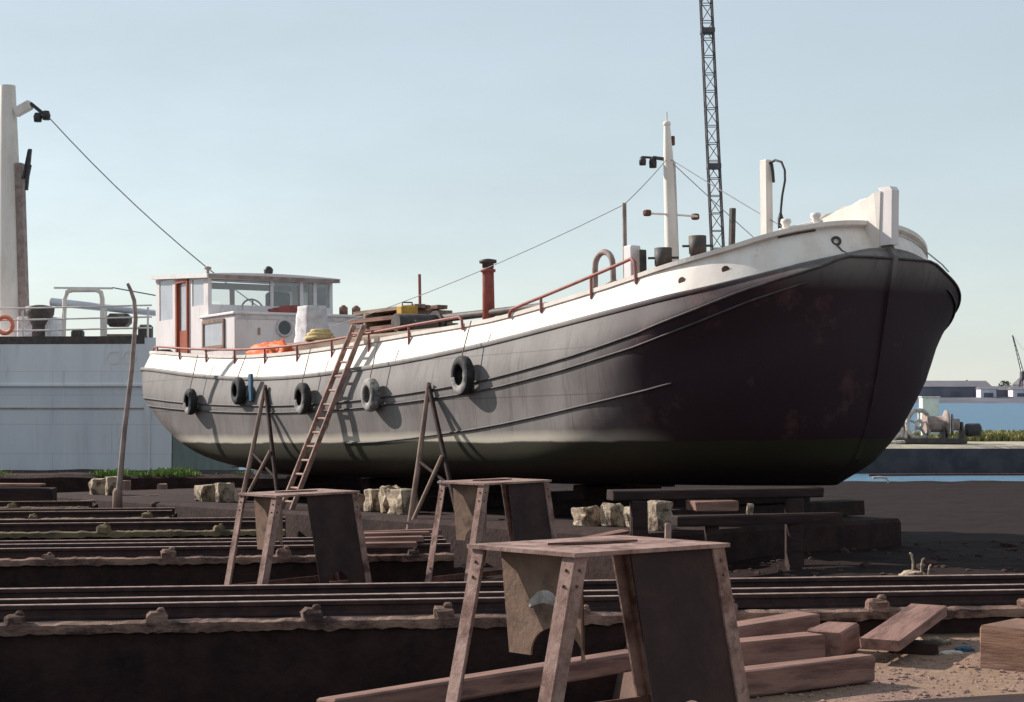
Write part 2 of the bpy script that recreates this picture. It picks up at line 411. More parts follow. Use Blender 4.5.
wnz = _n(wn, 'ShaderNodeTexNoise', Scale=2.2, Detail=6.0, Roughness=.6); wmr = wn.nodes.new('ShaderNodeMapRange')
wmr.inputs[1].default_value = .3; wmr.inputs[2].default_value = .75; wmr.inputs[3].default_value = .50; wmr.inputs[4].default_value = .74
wn.links.new(wtc.outputs['Generated'], wmp.inputs[0]); wn.links.new(wmp.outputs[0], wnz.inputs['Vector']); wn.links.new(wnz.outputs['Fac'], wmr.inputs[0]); wn.links.new(wmr.outputs[0], hz.inputs[0])
wn.links.new(hz.outputs[0], bg.inputs[0]); bg.inputs[1].default_value = .138
sl = bpy.data.lights.new('sun', 'SUN'); sl.energy = 5.0; sl.angle = R(.5); sl.color = (1, .93, .84)
so = bpy.data.objects.new('sun', sl); COL.objects.link(so)
sd = Vector((SUN.x * math.cos(EL), SUN.y * math.cos(EL), math.sin(EL)))
so.rotation_euler = sd.to_track_quat('Z', 'Y').to_euler(); so.location = (-20, 10, 20)

cam = bpy.data.cameras.new('camera'); co = bpy.data.objects.new('camera', cam); COL.objects.link(co)
cam.sensor_width = 36; cam.lens = 1700 / 1024 * 36; cam.clip_start = .1; cam.clip_end = 6000
co.location = (0, 0, 1.8); co.rotation_euler = (R(90) + math.atan(44 / 1700), 0, 0)
scn.camera = co
scn.view_settings.view_transform = 'Standard'; scn.view_settings.look = 'None'
scn.view_settings.gamma = 1; scn.view_settings.exposure = .35

# ------------------------------------------------------------------ ground and water
def land_edge(x):
    return 42.3 + 8.5 * smooth(x, -7.2, -5.0)

def gz(x, y):
    mid = -.46 - max(0, min(y, 42) - 19) * .0135
    mid += .26 * smooth(x, .8, 4.0) * smooth(y, 15.5, 17.5) * (1 - smooth(y, 25, 31))
    edge = 13.3 + .128 * (x + 4)
    near = -.17
    if y > 10.5:
        pit = 1 - smooth(x, .74, .92)
        near = -.17 - .78 * pit * smooth(y, 10.7, 10.95)
    k = smooth(y, edge + .2, edge + 1.0)
    z = near * (1 - k) + mid * k
    n = noise.noise(Vector((x * .9, y * .9, 0))) * .03 + noise.noise(Vector((x * 3.3, y * 3.3, 5))) * .015 + noise.noise(Vector((x * 9, y * 9, 9))) * .008
    return z + n * (1.0 if y > 15 else .55)

def build_ground():
    xs = []; x = -60
    while x < 70:
        xs.append(x); x += .09 if -5.2 < x < 6.2 else (.3 if -14 < x < 16 else 3.0)
    ys = []; y = -20
    while y < 43:
        ys.append(y); y += .09 if 8.5 < y < 16 else (.14 if 6 < y < 24 else (.4 if y > 0 else 3))
    vs = []; fs = []
    ny = len(ys)
    for x in xs:
        le = land_edge(x)
        for j, y in enumerate(ys):
            yy = y
            if y > 24: yy = 24 + (y - 24) * (le - 24) / (ys[-1] - 24)
            vs.append((x, yy, gz(x, min(yy, 60))))
        vs.append((x, le + .02, -1.6))
    ny += 1
    for i in range(len(xs) - 1):
        for j in range(ny - 1):
            fs.append([i*ny + j, (i+1)*ny + j, (i+1)*ny + j + 1, i*ny + j + 1])
    b = MB().add(vs, fs, False)
    o = b.build('ground', None); tag(o, kind='structure')
    m = bpy.data.materials.new('slipway_earth'); m.use_nodes = True; nt = m.node_tree
    P = nt.nodes['Principled BSDF']; P.inputs['Roughness'].default_value = .95; P.inputs['Specular IOR Level'].default_value = .15
    tc = nt.nodes.new('ShaderNodeTexCoord')
    sp = nt.nodes.new('ShaderNodeSeparateXYZ'); nt.links.new(tc.outputs['Object'], sp.inputs[0])
    n1 = _n(nt, 'ShaderNodeTexNoise', Scale=22.0, Detail=12.0, Roughness=.85); nt.links.new(tc.outputs['Object'], n1.inputs['Vector'])
    n2 = _n(nt, 'ShaderNodeTexNoise', Scale=1.3, Detail=6.0, Roughness=.65); nt.links.new(tc.outputs['Object'], n2.inputs['Vector'])
    m1 = _n(nt, 'ShaderNodeMapRange'); m1.inputs[1].default_value = .40; m1.inputs[2].default_value = .62; nt.links.new(n1.outputs['Fac'], m1.inputs[0])
    grav = _n(nt, 'ShaderNodeMixRGB', Color1=c4((.23, .15, .12)), Color2=c4((.085, .05, .042))); nt.links.new(m1.outputs[0], grav.inputs[0])
    m2 = _n(nt, 'ShaderNodeMapRange'); m2.inputs[1].default_value = .40; m2.inputs[2].default_value = .62; nt.links.new(n2.outputs['Fac'], m2.inputs[0])
    g2 = _n(nt, 'ShaderNodeMixRGB', Color2=c4((.19, .13, .075))); 
    ms = _n(nt, 'ShaderNodeMath', operation='MULTIPLY'); ms.inputs[1].default_value = .55; nt.links.new(m2.outputs[0], ms.inputs[0])
    nt.links.new(ms.outputs[0], g2.inputs[0]); nt.links.new(grav.outputs[0], g2.inputs[1])
    dark = _n(nt, 'ShaderNodeMixRGB', Color1=c4((.0058, .0028, .0026)), Color2=c4((.014, .0066, .0058))); nt.links.new(m1.outputs[0], dark.inputs[0])
    d2 = _n(nt, 'ShaderNodeMixRGB', Color2=c4((.013, .0065, .006))); nt.links.new(m2.outputs[0], d2.inputs[0]); nt.links.new(dark.outputs[0], d2.inputs[1])
    # where the gravel pad ends the ground is old tarry soil
    yz = _n(nt, 'ShaderNodeMapRange'); yz.inputs[1].default_value = 13.9; yz.inputs[2].default_value = 14.3; nt.links.new(sp.outputs['Y'], yz.inputs[0])
    xz = _n(nt, 'ShaderNodeMapRange'); xz.inputs[1].default_value = 1.3; xz.inputs[2].default_value = .55; nt.links.new(sp.outputs['X'], xz.inputs[0])
    mx = _n(nt, 'ShaderNodeMath', operation='MAXIMUM'); nt.links.new(yz.outputs[0], mx.inputs[0]); nt.links.new(xz.outputs[0], mx.inputs[1])
    fin = nt.nodes.new('ShaderNodeMixRGB'); nt.links.new(mx.outputs[0], fin.inputs[0]); nt.links.new(g2.outputs[0], fin.inputs[1]); nt.links.new(d2.outputs[0], fin.inputs[2])
    nt.links.new(fin.outputs[0], P.inputs['Base Color'])
    bp = _n(nt, 'ShaderNodeBump', Strength=.5, Distance=.02); nb = _n(nt, 'ShaderNodeTexNoise', Scale=45.0, Detail=10.0, Roughness=.8)
    nt.links.new(tc.outputs['Object'], nb.inputs['Vector']); nt.links.new(nb.outputs['Fac'], bp.inputs['Height']); nt.links.new(bp.outputs[0], P.inputs['Normal'])
    o.data.materials.append(m)
    return o
build_ground()

def build_water():
    o = MB().add([(-4000, 41, -1), (4000, 41, -1), (4000, 5000, -1), (-4000, 5000, -1)], [[0, 1, 2, 3]]).build('water', None)
    tag(o, kind='structure')
    m = bpy.data.materials.new('harbour_water'); m.use_nodes = True; nt = m.node_tree
    P = nt.nodes['Principled BSDF']; P.inputs['Base Color'].default_value = (.10, .19, .28, 1); P.inputs['Roughness'].default_value = .45; P.inputs['Specular IOR Level'].default_value = .22
    tc = nt.nodes.new('ShaderNodeTexCoord'); mp = nt.nodes.new('ShaderNodeMapping'); mp.inputs['Scale'].default_value = (.35, 1.2, 1)
    nt.links.new(tc.outputs['Object'], mp.inputs[0])
    nz = _n(nt, 'ShaderNodeTexNoise', Scale=1.2, Detail=6.0, Roughness=.6); nt.links.new(mp.outputs[0], nz.inputs['Vector'])
    bp = _n(nt, 'ShaderNodeBump', Strength=.9, Distance=.5); nt.links.new(nz.outputs['Fac'], bp.inputs['Height']); nt.links.new(bp.outputs[0], P.inputs['Normal'])
    o.data.materials.append(m)
build_water()

# ------------------------------------------------------------------ slipway beams with rails
BD = Vector((math.cos(math.atan(.128)), math.sin(math.atan(.128)), 0)); BN = Vector((-BD.y, BD.x, 0))
def slip_beam(x0, x1, yfun, z, width, depth, rails, liftmat, label, pitch, clampsize, rail_h=.11, seed=1, name='rail_beam'):
    rnd = random.Random(seed)
    p0 = Vector((x0, yfun(x0), z)); Lb = (x1 - x0) / BD.x
    root = empty(name, p0, label, 'slipway beam', 'rail beams of the slipway', math.atan(.128))
    n = int(Lb / .14)
    vs = []; fs = []
    # local: x along, y back, z up ; front face slightly uneven
    prof = [(0, -depth), (0, -.06), (.03, -.004), (width - .03, -.004), (width, -.06), (width, -depth)]
    for i in range(n + 1):
        x = Lb * i / n
        for k, (yy, zz) in enumerate(prof):
            j = noise.noise(Vector((x * 1.7, k * 3.1, seed * 7.7)))
            vs.append((x, yy + j * .03 * (1 if k < 3 else 0), zz + (j * .018 if k in (1, 2, 3, 4) else 0)))
    m = len(prof)
    for i in range(n):
        for k in range(m - 1):
            fs.append([i*m + k, (i+1)*m + k, (i+1)*m + k + 1, i*m + k + 1])
    fs.append(list(range(m))); fs.append([n*m + k for k in range(m)][::-1])
    MB().add(vs, fs).build('beam_body', M['concrete_dark'], root)
    # crumbling lip along the front edge
    vs = []; fs = []
    for i in range(n * 3 + 1):
        x = Lb * i / (n * 3)
        a = noise.noise(Vector((x * 2.3, 1.2, seed * 3.3))); b_ = noise.noise(Vector((x * 5.1, 4.2, seed * 3.3)))
        c_ = noise.noise(Vector((x * 17.0, 2.2, seed * 1.3)))
        w = .12 + .05 * a + .04 * b_; h = .04 + .012 * b_ + .006 * a + .016 * c_
        dr = .045 + .012 * noise.noise(Vector((x * 3.1, 8.2, seed)))  + .02 * noise.noise(Vector((x * 9.1, 3.2, seed))) + .014 * c_
        for yy, zz in ((-.045, -dr), (-.04, h * .6), (.02, h), (w, h * .7), (w + .03, -.01)):
            vs.append((x, yy + b_ * .012, zz))
    for i in range(n * 3):
        for k in range(4):
            fs.append([i*5 + k, (i+1)*5 + k, (i+1)*5 + k + 1, i*5 + k + 1])
    MB().add(vs, fs).build('edge_lip', liftmat, root)
    for yr in rails:
        rb = MB()
        hd = .028
        pr = [(-.06, .0), (-.06, .02), (-.015, .03), (-.015, rail_h - .04), (-.035, rail_h - .03), (-.035, rail_h), (.035, rail_h), (.035, rail_h - .03), (.015, rail_h - .04), (.015, .03), (.06, .02), (.06, .0)]
        v2 = []; f2 = []
        ns = max(2, int(Lb / 1.5))
        for i in range(ns + 1):
            x = Lb * i / ns
            dy = .012 * noise.noise(Vector((x * .5, yr, seed)))
            for (a, c) in pr: v2.append((x, yr + a + dy, c))
        q = len(pr)
        for i in range(ns):
            for k in range(q):
                k2 = (k + 1) % q
                f2.append([i*q + k, (i+1)*q + k, (i+1)*q + k2, i*q + k2])
        f2.append(list(range(q))); f2.append([ns*q + k for k in range(q)][::-1])
        ro = rb.add(v2, f2).build('rail', M['rust_dark'], root)
        hv = []; hf = []
        for i in range(ns + 1):
            x = Lb * i / ns; dy = .012 * noise.noise(Vector((x * .5, yr, seed)))
            hv += [(x, yr - .031 + dy, rail_h + .001), (x, yr - .026 + dy, rail_h + .006), (x, yr + .026 + dy, rail_h + .006), (x, yr + .031 + dy, rail_h + .001)]
        for i in range(ns):
            for k in range(3): hf.append([i*4 + k, (i+1)*4 + k, (i+1)*4 + k + 1, i*4 + k + 1])
        MB().add(hv, hf).build('rail_head', M['rail'], ro)
    x = rnd.uniform(.3, pitch)
    while x < Lb - .2:
        b = MB()
        s = clampsize * rnd.uniform(.8, 1.2)
        b.box((x, .05, .045 * s), (.15 * s, .16 * s, .11 * s), (0, 0, rnd.uniform(-.3, .3)), .025 * s, .012)
        b.lathe([(.03 * s, 0), (.034 * s, .02 * s), (.02 * s, .035 * s)], (x + .03 * s, .04, .095 * s), 7)
        b.build('rail_clamp', liftmat, root)
        x += pitch * rnd.uniform(.85, 1.15)
    return root
slip_beam(-9, 11, lambda x: 13.15 + .128 * (x + 4), 0.0, 2.3, 1.2, (.55, .95, 1.75), M['lip'], 'nearest rail beam, long dark beam with three bright rails behind the big trestle', 1.2, 1.0, seed=3)
slip_beam(-14, -.7, lambda x: 19.9 + .128 * (x + 6), -.15, 2.6, .6, (.5, 1.1, 1.6), M['lip'], 'second rail beam, directly behind the left trestle, with a pale crumbling edge', 1.5, 1.0, seed=5)
slip_beam(-18, -3.4, lambda x: 25.0 + .128 * (x + 7.5), -.25, 2.3, .5, (.7, 1.5), M['lip_weed'], 'third rail beam, mossy edged, halfway to the ship', 1.9, 1.1, seed=8)
slip_beam(-20, -5.9, lambda x: 29.0 + .128 * (x + 8.6), -.34, 2.0, .5, (.6, 1.3), M['lip_weed'], 'fourth rail beam, weedy, just in front of the pale blocks under the stern', 2.2, 1.1, seed=12)
slip_beam(-22, -8.2, lambda x: 32.8 + .128 * (x + 9.8), -.40, 1.6, .5, (.6,), M['lip_weed'], 'farthest rail beam, mossy, nearest the grey ship', 2.4, 1.1, seed=15)

# ------------------------------------------------------------------ barge frame
BS = Vector((-6.3826, 37.3897, .1711))
FW = Vector((.57054, -.82090, .02443)).normalized(); PT = Vector((.82115, .57071, 0)).normalized(); UPV = FW.cross(PT)
BM = Matrix((FW, PT, UPV)).transposed().to_4x4(); BM.translation = BS
def bw(u, v, w): return BM @ Vector((u, v, w))

ramp = MB().box((7.6, -.8, -1.15), (21.4, 4.7, 1.3), None, .05).build('slipway_ramp', M['concrete_dark'])
ramp.matrix_world = BM; tag(ramp, kind='structure')

barge = bpy.data.objects.new('barge', None); COL.objects.link(barge); barge.matrix_world = BM
tag(barge, 'grey hulled barge with white bulwarks and wheelhouse hauled out on the slipway', 'boat')
LB = 19.6
RUB = [(-.3, 2.03), (0, 2.10), (.5, 2.15), (1, 2.165), (1.5, 2.145), (2, 2.106), (3, 2.01), (4, 1.925), (6, 1.805), (8, 1.77), (10, 1.815), (12, 1.905), (14, 2.045), (15, 2.137), (16, 2.235), (17, 2.33), (17.6, 2.385), (18.2, 2.455), (18.6, 2.52), (19, 2.63), (19.3, 2.76), (19.5, 2.89), (19.6, 3.03)]
def wr(u): return cubic_table(RUB, u)
QK = .85
TK = [(-.3, .72), (3, .71), (6, .715), (10, .70), (14, .725), (16, .77), (17.5, .825), (18.3, .875), (19, .925), (19.6, .945)]
def tmap(q, u):
    k = lerp_table(TK, u)
    return q / QK * k if q <= QK else k + (q - QK) / (1 - QK) * (1 - k)
T_B = [(0, 1.45), (.05, 1.85), (.11, 2.12), (.2, 2.30), (.35, 2.39), (.6, 2.44), (.85, 2.48), (1, 2.37)]
T_UF = [(0, 18.5), (.1, 18.9), (.25, 19.15), (.5, 19.38), (.7, 19.52), (.85, 19.66), (1, 19.56)]
T_AF = [(0, 5.4), (.1, 4.8), (.25, 4.1), (.5, 3.2), (.7, 2.65), (.85, 2.05), (1, 1.95)]
T_NF = [(0, 1.75), (.25, 2.0), (.5, 2.2), (.7, 2.2), (.85, 2.3), (1, 2.15)]
T_UA = [(0, 3.2), (.1, 2.3), (.25, 1.35), (.5, .55), (.85, -.12), (1, -.3)]
T_AA = [(0, 4.5), (.25, 3.6), (.5, 2.9), (.85, 2.3), (1, 2.1)]
T_NA = [(0, 1.8), (.5, 2.1), (1, 2.25)]
NE, NM = 26, 22
def level(t, inset=0.0, fore=.8):
    """half outline of the hull at relative height t: list of (u, b)"""
    B = cubic_table(T_B, t) - inset; uF = lerp_table(T_UF, t) - inset * fore; aF = lerp_table(T_AF, t); nF = cubic_table(T_NF, t)
    uA = cubic_table(T_UA, t) + inset * .8; aA = cubic_table(T_AA, t); nA = cubic_table(T_NA, t)
    pts = []
    for i in range(NE):
        f = math.pi / 2 * (1 - i / NE)
        pts.append((uA + aA - aA * math.sin(f) ** (2 / nA), B * max(0, math.cos(f)) ** (2 / nA)))
    for i in range(NM):
        k = i / NM; pts.append((uA + aA + (uF - aF - uA - aA) * k, B))
    for i in range(NE + 1):
        f = math.pi / 2 * i / NE
        pts.append((uF - aF + aF * math.sin(f) ** (2 / nF), B * max(0, math.cos(f)) ** (2 / nF)))
    pts[0] = (pts[0][0], 0); pts[-1] = (pts[-1][0], 0)
    return pts
def hull_pt(t, i, side):
    u, b = level(t)[i]
    return Vector((u, side * b, tmap(t, u) * wr(u)))
def surf(rows, name, m, parent, smoothf=True):
    """rows of (u,b,w) half outlines -> both sides"""
    mb = MB()
    n = len(rows[0])
    vs = []; fs = []
    for r in rows: vs += [(u, -b, w) for u, b, w in r]
    off = len(vs)
    for r in rows: vs += [(u, b, w) for u, b, w in r]
    for j in range(len(rows) - 1):
        for i in range(n - 1):
            fs.append([j*n + i, j*n + i + 1, (j+1)*n + i + 1, (j+1)*n + i])
            fs.append([off + j*n + i, off + (j+1)*n + i, off + (j+1)*n + i + 1, off + j*n + i + 1])
    mb.add(vs, fs, smoothf)
    return mb
TL = [0, .02, .05, .08, .11, .15, .2, .26, .33, .41, .5, .58, .66, .73, .79, .83, .848, .852, .88, .92, .96, 1.0]
rows = []
bot = [(u, 0.0, 0.0) for u, b in level(0)]
rows.append(bot)
for t in TL:
    rows.append([(u, b, tmap(t, u) * wr(u)) for u, b in level(t)])
hm = surf(rows, 'hull', M['hull'], barge)
# merge centreline seam
def finish(mb, name, m, parent, dist=.002):
    o = mb.build(name, m, parent)
    b = bmesh.new(); b.from_mesh(o.data); bmesh.ops.remove_doubles(b, verts=b.verts[:], dist=dist)
    bmesh.ops.recalc_face_normals(b, faces=b.faces[:]); b.to_mesh(o.data); b.free()
    for p in o.data.polygons: p.use_smooth = True
    return o
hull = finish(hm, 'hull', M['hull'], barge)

# white bulwark leaning inwards
BH = [(-.3, .34), (1, .33), (4, .37), (8, .42), (11.5, .42), (14, .35), (16.6, .37), (18.0, .44), (18.6, .50), (19.0, .565), (19.3, .58), (19.6, .57)]
def bulw(inset_base, inset_top, z0, z1):
    out = []
    for k in (0, .33, .66, 1):
        lv = level(1, inset_base + (inset_top - inset_base) * k, 1.8)
        out.append([(u, b, wr(min(u, 19.6)) + z0 + (cubic_table(BH, u) - z0 + z1) * k) for u, b in lv])
    return out
o1 = bulw(.035, .17, .012, 0)
o2 = bulw(.10, .23, .012, 0)
finish(surf(o1 + o2[::-1], 'bulwark', M['white'], barge), 'bulwark', M['white'], barge, .0005)
# cap rail on top
cap = []
for ins, dz in ((.13, -.035), (.13, .02), (.27, .02), (.27, -.035), (.13, -.035)):
    cap.append([(u, b, wr(min(u, 19.6)) + cubic_table(BH, u) + dz) for u, b in level(1, ins, 1.8)])
cm = surf(cap, 'cap_rail', M['white'], barge); c_o = finish(cm, 'cap_rail', M['white'], barge, .0005)
for p in c_o.data.polygons: p.use_smooth = False
# deck
dk = []
lv = level(1, .07)
dm = MB()
n = len(lv); vs = []; fs = []
for u, b in lv:
    vs += [(u, -b, wr(u) - .06), (u, 0, wr(u) - .02), (u, b, wr(u) - .06)]
for i in range(n - 1):
    fs += [[i*3, (i+1)*3, (i+1)*3+1, i*3+1], [i*3+1, (i+1)*3+1, (i+1)*3+2, i*3+2]]
dm.add(vs, fs).build('deck', M['wood'], barge)
# gunwale strip between hull and bulwark
gp_ = [[(u, b, wr(u) + dz) for u, b in level(1, ins)] for ins, dz in ((-.03, -.05), (-.035, -.01), (-.02, .012), (.06, .014))]
finish(surf(gp_, 'gunwale', M['rubrail'], barge), 'gunwale', M['hull'], barge, .0005)
# rub rails that follow the side
def follow(tfun, r, i0=0, i1=None, mname='rub_rail', m=None, off=.012):
    for side in (-1, 1):
        pts = []
        N = len(level(1)); hi = N if i1 is None else i1
        for i in range(i0, hi):
            u0 = level(.7)[i][0]; t = tfun(u0)
            p = hull_pt(t, i, side)
            pp = hull_pt(t, max(0, i - 1), side); pn = hull_pt(t, min(N - 1, i + 1), side)
            tg = (pn - pp).normalized(); nr = tg.cross(Vector((0, 0, 1))).normalized() * (1 if side < 0 else -1)
            pts.append(p + nr * off)
        MB().tube(pts, r, 6).build(mname, m or M['rubrail'], barge)
follow(lambda u: .85, .017, 0, None)
follow(lambda u: lerp_table([(-.3, .765), (14, .77), (17.5, .785), (18.4, .80), (19.6, .82)], u), .015, 0, NE + NM + 19)
follow(lambda u: lerp_table([(11, .40), (12.3, .42), (17.4, .53), (19.6, .6)], u), .015, NE + 11, NE + NM + 9, 'seam_bar')
# stem post
sp_pts = []
for t in (0.02, .1, .2, .3, .45, .6, .75, .88, 1.0):
    u = lerp_table(T_UF, t); sp_pts.append(Vector((u + .02, 0, tmap(t, 19.6) * wr(19.6))))
def stem_mesh(pts, wd, dp):
    mb = MB(); vs = []; fs = []
    for p in pts:
        vs += [p + Vector((-.10, -wd, 0)), p + Vector((dp, -wd * .8, 0)), p + Vector((dp, wd * .8, 0)), p + Vector((-.10, wd, 0))]
    for i in range(len(pts) - 1):
        for k in range(4):
            k2 = (k + 1) % 4
            fs.append([i*4 + k, i*4 + k2, (i+1)*4 + k2, (i+1)*4 + k])
    fs.append([0, 1, 2, 3]); fs.append([len(pts)*4 - 4 + k for k in (3, 2, 1, 0)])
    return mb.add(vs, fs)
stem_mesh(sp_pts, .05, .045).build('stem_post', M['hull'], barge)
stem_mesh([Vector((19.60, 0, 3.035)), Vector((19.61, 0, 3.3)), Vector((19.62, 0, 3.55)), Vector((19.63, 0, 3.72)), Vector((19.59, 0, 3.77))], .082, .085).build('stem_head', M['cream'], barge)
# breasthook lump: bulwark rising to the stem head
kp = [(18.15, 3.0), (19.5, 3.0), (19.55, 3.72), (19.45, 3.71), (19.33, 3.66), (19.2, 3.655), (19.05, 3.60), (18.9, 3.60), (18.75, 3.55), (18.6, 3.53), (18.45, 3.49), (18.3, 3.42), (18.2, 3.30)]
MB().plate([(u, -.10 - .02 * noise.noise(Vector((u * 9, w, 0))), w) for u, w in kp], (0, 1, 0), .2).build('stem_knee', M['white'], barge)

# wheelhouse ---------------------------------------------------------
wh = MB()
WV, WF, WA = 1.44, 2.5, -.18          # half width, front, aft
def wall(y0, y1, x0, x1, z0, z1): wh.box(((x0+x1)/2, (y0+y1)/2, (z0+z1)/2), (abs(x1-x0), abs(y1-y0), abs(z1-z0)))
T = .05
def ztop(u): return 4.19 - (u + .3) * .065
# front: sill, header, posts
wall(-WV, WV, WF - T, WF, 3.1, 3.42)
wall(-WV, WV, WF - T + .003, WF - .003, 3.94, 4.0)
for y0, y1 in ((-WV, -1.36), (-.03, .04), (.66, .74), (.98, 1.06), (1.37, WV)):
    wall(y0, y1, WF - T + .004, WF - .004, 3.42, 3.94)
# sides
for s in (-1, 1):
    ya, yb = s * WV, s * (WV - T)
    wall(ya, yb, WA, .02, 2.0, 4.12); wall(ya, yb, .02, .72, 2.0, 3.22); wall(ya, yb, .02, .72, 4.08, 4.12)
    wall(ya, yb, .72, .96, 2.0, 4.12); wall(ya, yb, .96, 1.56, 4.02, 4.08)
    wall(ya, yb, 1.56, 1.72, 2.0, 4.03); wall(ya, yb, 1.72, 2.28, 2.0, 3.42); wall(ya, yb, 1.72, 2.28, 3.97, 4.02); wall(ya, yb, 2.28, WF - T, 2.0, 4.0)
# rear wall with a wide window
wall(-WV + T, WV - T, WA, WA + T, 2.0, 3.30)
wall(-WV + T, WV - T, WA, WA + T, 3.98, 4.12)
for y in (-WV + T + .06, 0.35, WV - T - .06): wall(y - .06, y + .06, WA + .002, WA + T - .002, 3.3, 3.98)
whw = wh.build('wheelhouse', M['cream'], barge)
MB().box((1.2, 0, 2.2), (2.55, 2.76, .04)).build('wheelhouse_floor', M['wood'], whw)
# roof
rv = []; rf = []
for j, y in enumerate([-1.54 + 3.08 * k / 10 for k in range(11)]):
    cam_ = .05 * (1 - (y / 1.54) ** 2)
    for u in (-.27, 2.66):
        rv += [(u, y, ztop(u) - .05 + cam_ * .3), (u, y, ztop(u) + .035 + cam_)]
for j in range(10):
    a = j * 4; b_ = a + 4
    rf += [[a, b_, b_+2, a+2], [a+1, a+3, b_+3, b_+1], [a, a+1, b_+1, b_], [a+2, b_+2, b_+3, a+3]]
rf += [[0, 2, 3, 1], [40, 41, 43, 42]]
roof = MB().add(rv, rf).build('roof', M['cream'], whw)
MB().box((2.672, 0, 3.985), (.02, 3.0, .07)).build('roof_fascia', M['mast_grey'], roof)
# windows
def pane(cx_, cy_, cz, dx, dy, dz, m, parent=whw, nm='window'):
    return MB().box((cx_, cy_, cz), (dx, dy, dz)).build(nm, m, parent)
for y0, y1 in ((-1.36, -.03), (.04, .66), (.74, .98), (1.06, 1.37)):
    pane(WF - .025, (y0+y1)/2, 3.68, .008, y1 - y0, .52, M['glass'])
pane(WA + .025, -.5, 3.64, .008, 1.6, .68, M['glass']); pane(WA + .025, .87, 3.64, .008, .92, .68, M['glass'])
for s in (-1, 1):
    y = s * (WV - .02)
    pane(.37, y, 3.65, .70, .01, .86, M['glass_pale']); pane(2.0, y, 3.695, .56, .01, .55, M['glass_pale'])
    # sliding door in its red-brown frame
    d = MB()
    d.box((.985, s * (WV + .012), 3.2), (.07, .07, 1.66)); d.box((1.535, s * (WV + .012), 3.2), (.05, .07, 1.66)); d.box((1.26, s * (WV + .012), 3.99), (.5, .07, .08))
    df = d.build('door', M['door'], whw)
    MB().box((1.26, s * (WV - .01), 2.66), (.5, .03, .58)).box((1.05, s * (WV - .012), 3.45), (.08, .03, 1.0)).box((1.47, s * (WV - .012), 3.45), (.08, .03, 1.0)).build('door_leaf', M['orange'] if False else M['door'], df)
    MB().box((1.26, s * (WV - .02), 3.45), (.34, .01, 1.0)).build('door_glass', M['glass_pale'], df)
# steering wheel and chart shelf seen through the panes
MB().torus((1.9, -.15, 3.35), (1, 0, .2), .26, .02, 20, 6).bar((1.9, -.41, 3.35), (1.9, .11, 3.35), .03, .03).bar((1.9, -.15, 3.1), (1.9, -.15, 3.6), .03, .03).build('steering_wheel', M['door'], whw)
MB().box((2.25, .1, 3.25), (.35, 2.5, .06)).build('dashboard', M['wood'], whw)
MB().box((1.4, -1.2, 3.7), (.9, .04, .5)).build('curtain', M['mast_grey'], whw)
MB().box((1.0, .9, 3.4), (.3, .5, .9), None, .05).build('instrument_locker', M['steel_dark'], whw)
# roof fittings
MB().lathe([(.05, 4.04), (.05, 4.1), (.09, 4.12), (.1, 4.2), (.06, 4.25), (.02, 4.27)], (2.35, 0.0, 0), 12).build('searchlight', M['lamp'], roof)
MB().lathe([(.03, 4.13), (.03, 4.27), (.075, 4.28), (.075, 4.32), (.02, 4.34)], (1.1, -.8, 0), 10).build('roof_vent', M['mast_grey'], roof)

# cabin forward of the wheelhouse -----------------------------------
cb = MB()
cb.box((3.05, 0, 2.55), (1.62, 3.0, 1.16), None, .02)
cabin = cb.build('cabin', M['cream'], barge)
MB().box((3.1, 0, 3.155), (1.62, 3.1, .06), None, .015).build('cabin_roof', M['cream'], cabin)
MB().box((3.868, 0, 3.085), (.02, 2.98, .09)).build('eyebrow', M['cowl'], cabin)
for s in (-1, 1):
    w = MB()
    x0, x1, z0, z1 = 2.42, 3.38, 2.52, 3.04; yy = s * 1.515
    w.box(((x0+x1)/2, yy, z1), (x1-x0+.06, .04, .06)); w.box(((x0+x1)/2, yy, z0), (x1-x0+.06, .05, .06)); w.box((x0, yy, 2.78), (.06, .04, z1-z0-.06)); w.box((x1, yy, 2.78), (.06, .04, z1-z0-.06))
    wo = w.build('window', M['pole'], cabin)
    MB().box(((x0+x1)/2, s * 1.505, 2.78), (x1-x0-.05, .012, z1-z0-.05)).build('pane', M['glass_pale'], wo)
MB().torus((3.868, -.42, 2.88), (1, 0, 0), .165, .03, 20, 8).build('porthole_rim', M['cowl'], cabin)
MB().lathe([(.16, 0), (.16, .012)], (3.865, -.42, 2.88), 18, (1, 0, 0)).build('porthole_glass', M['glass_dark'], cabin)
MB().box((3.87, -.98, 2.8), (.02, .05, .14)).build('hook', M['mast_grey'], cabin)
# hatch coaming with low cover
MB().box((9.2, 0, 2.06), (8.0, 2.9, .78), None, .04).build('hatch_cover', M['wood'], barge)

# handrails
def handrail(u0, u1, v, hfun, step, r, turn_down=True):
    pts = []; n = 30
    for i in range(n + 1):
        u = u0 + (u1 - u0) * i / n
        pts.append(Vector((u, v(u), hfun(u))))
    if turn_down:
        pts.append(Vector((u1 + .07, v(u1), hfun(u1) - .05))); pts.append(Vector((u1 + .09, v(u1), wr(u1) + .3)))
    p0 = pts[0]; pts = [Vector((p0.x - .09, p0.y, wr(u0) + .3)), Vector((p0.x - .07, p0.y, p0.z - .05))] + pts
    ro = MB().tube(pts, r, 7).build('handrail', M['rail_red'], barge)
    u = u0 + step * .6
    while u < u1 - .2:
        MB().tube([(u, v(u), hfun(u)), (u, v(u), wr(u) + .25)], r * .9, 6).build('stanchion', M['rail_red'], ro); u += step
def vb(u): return -(2.45 * 1.0 - .2) if 1.6 < u < 17.6 else -2.2
top = lambda u: wr(u) + cubic_table(BH, u)
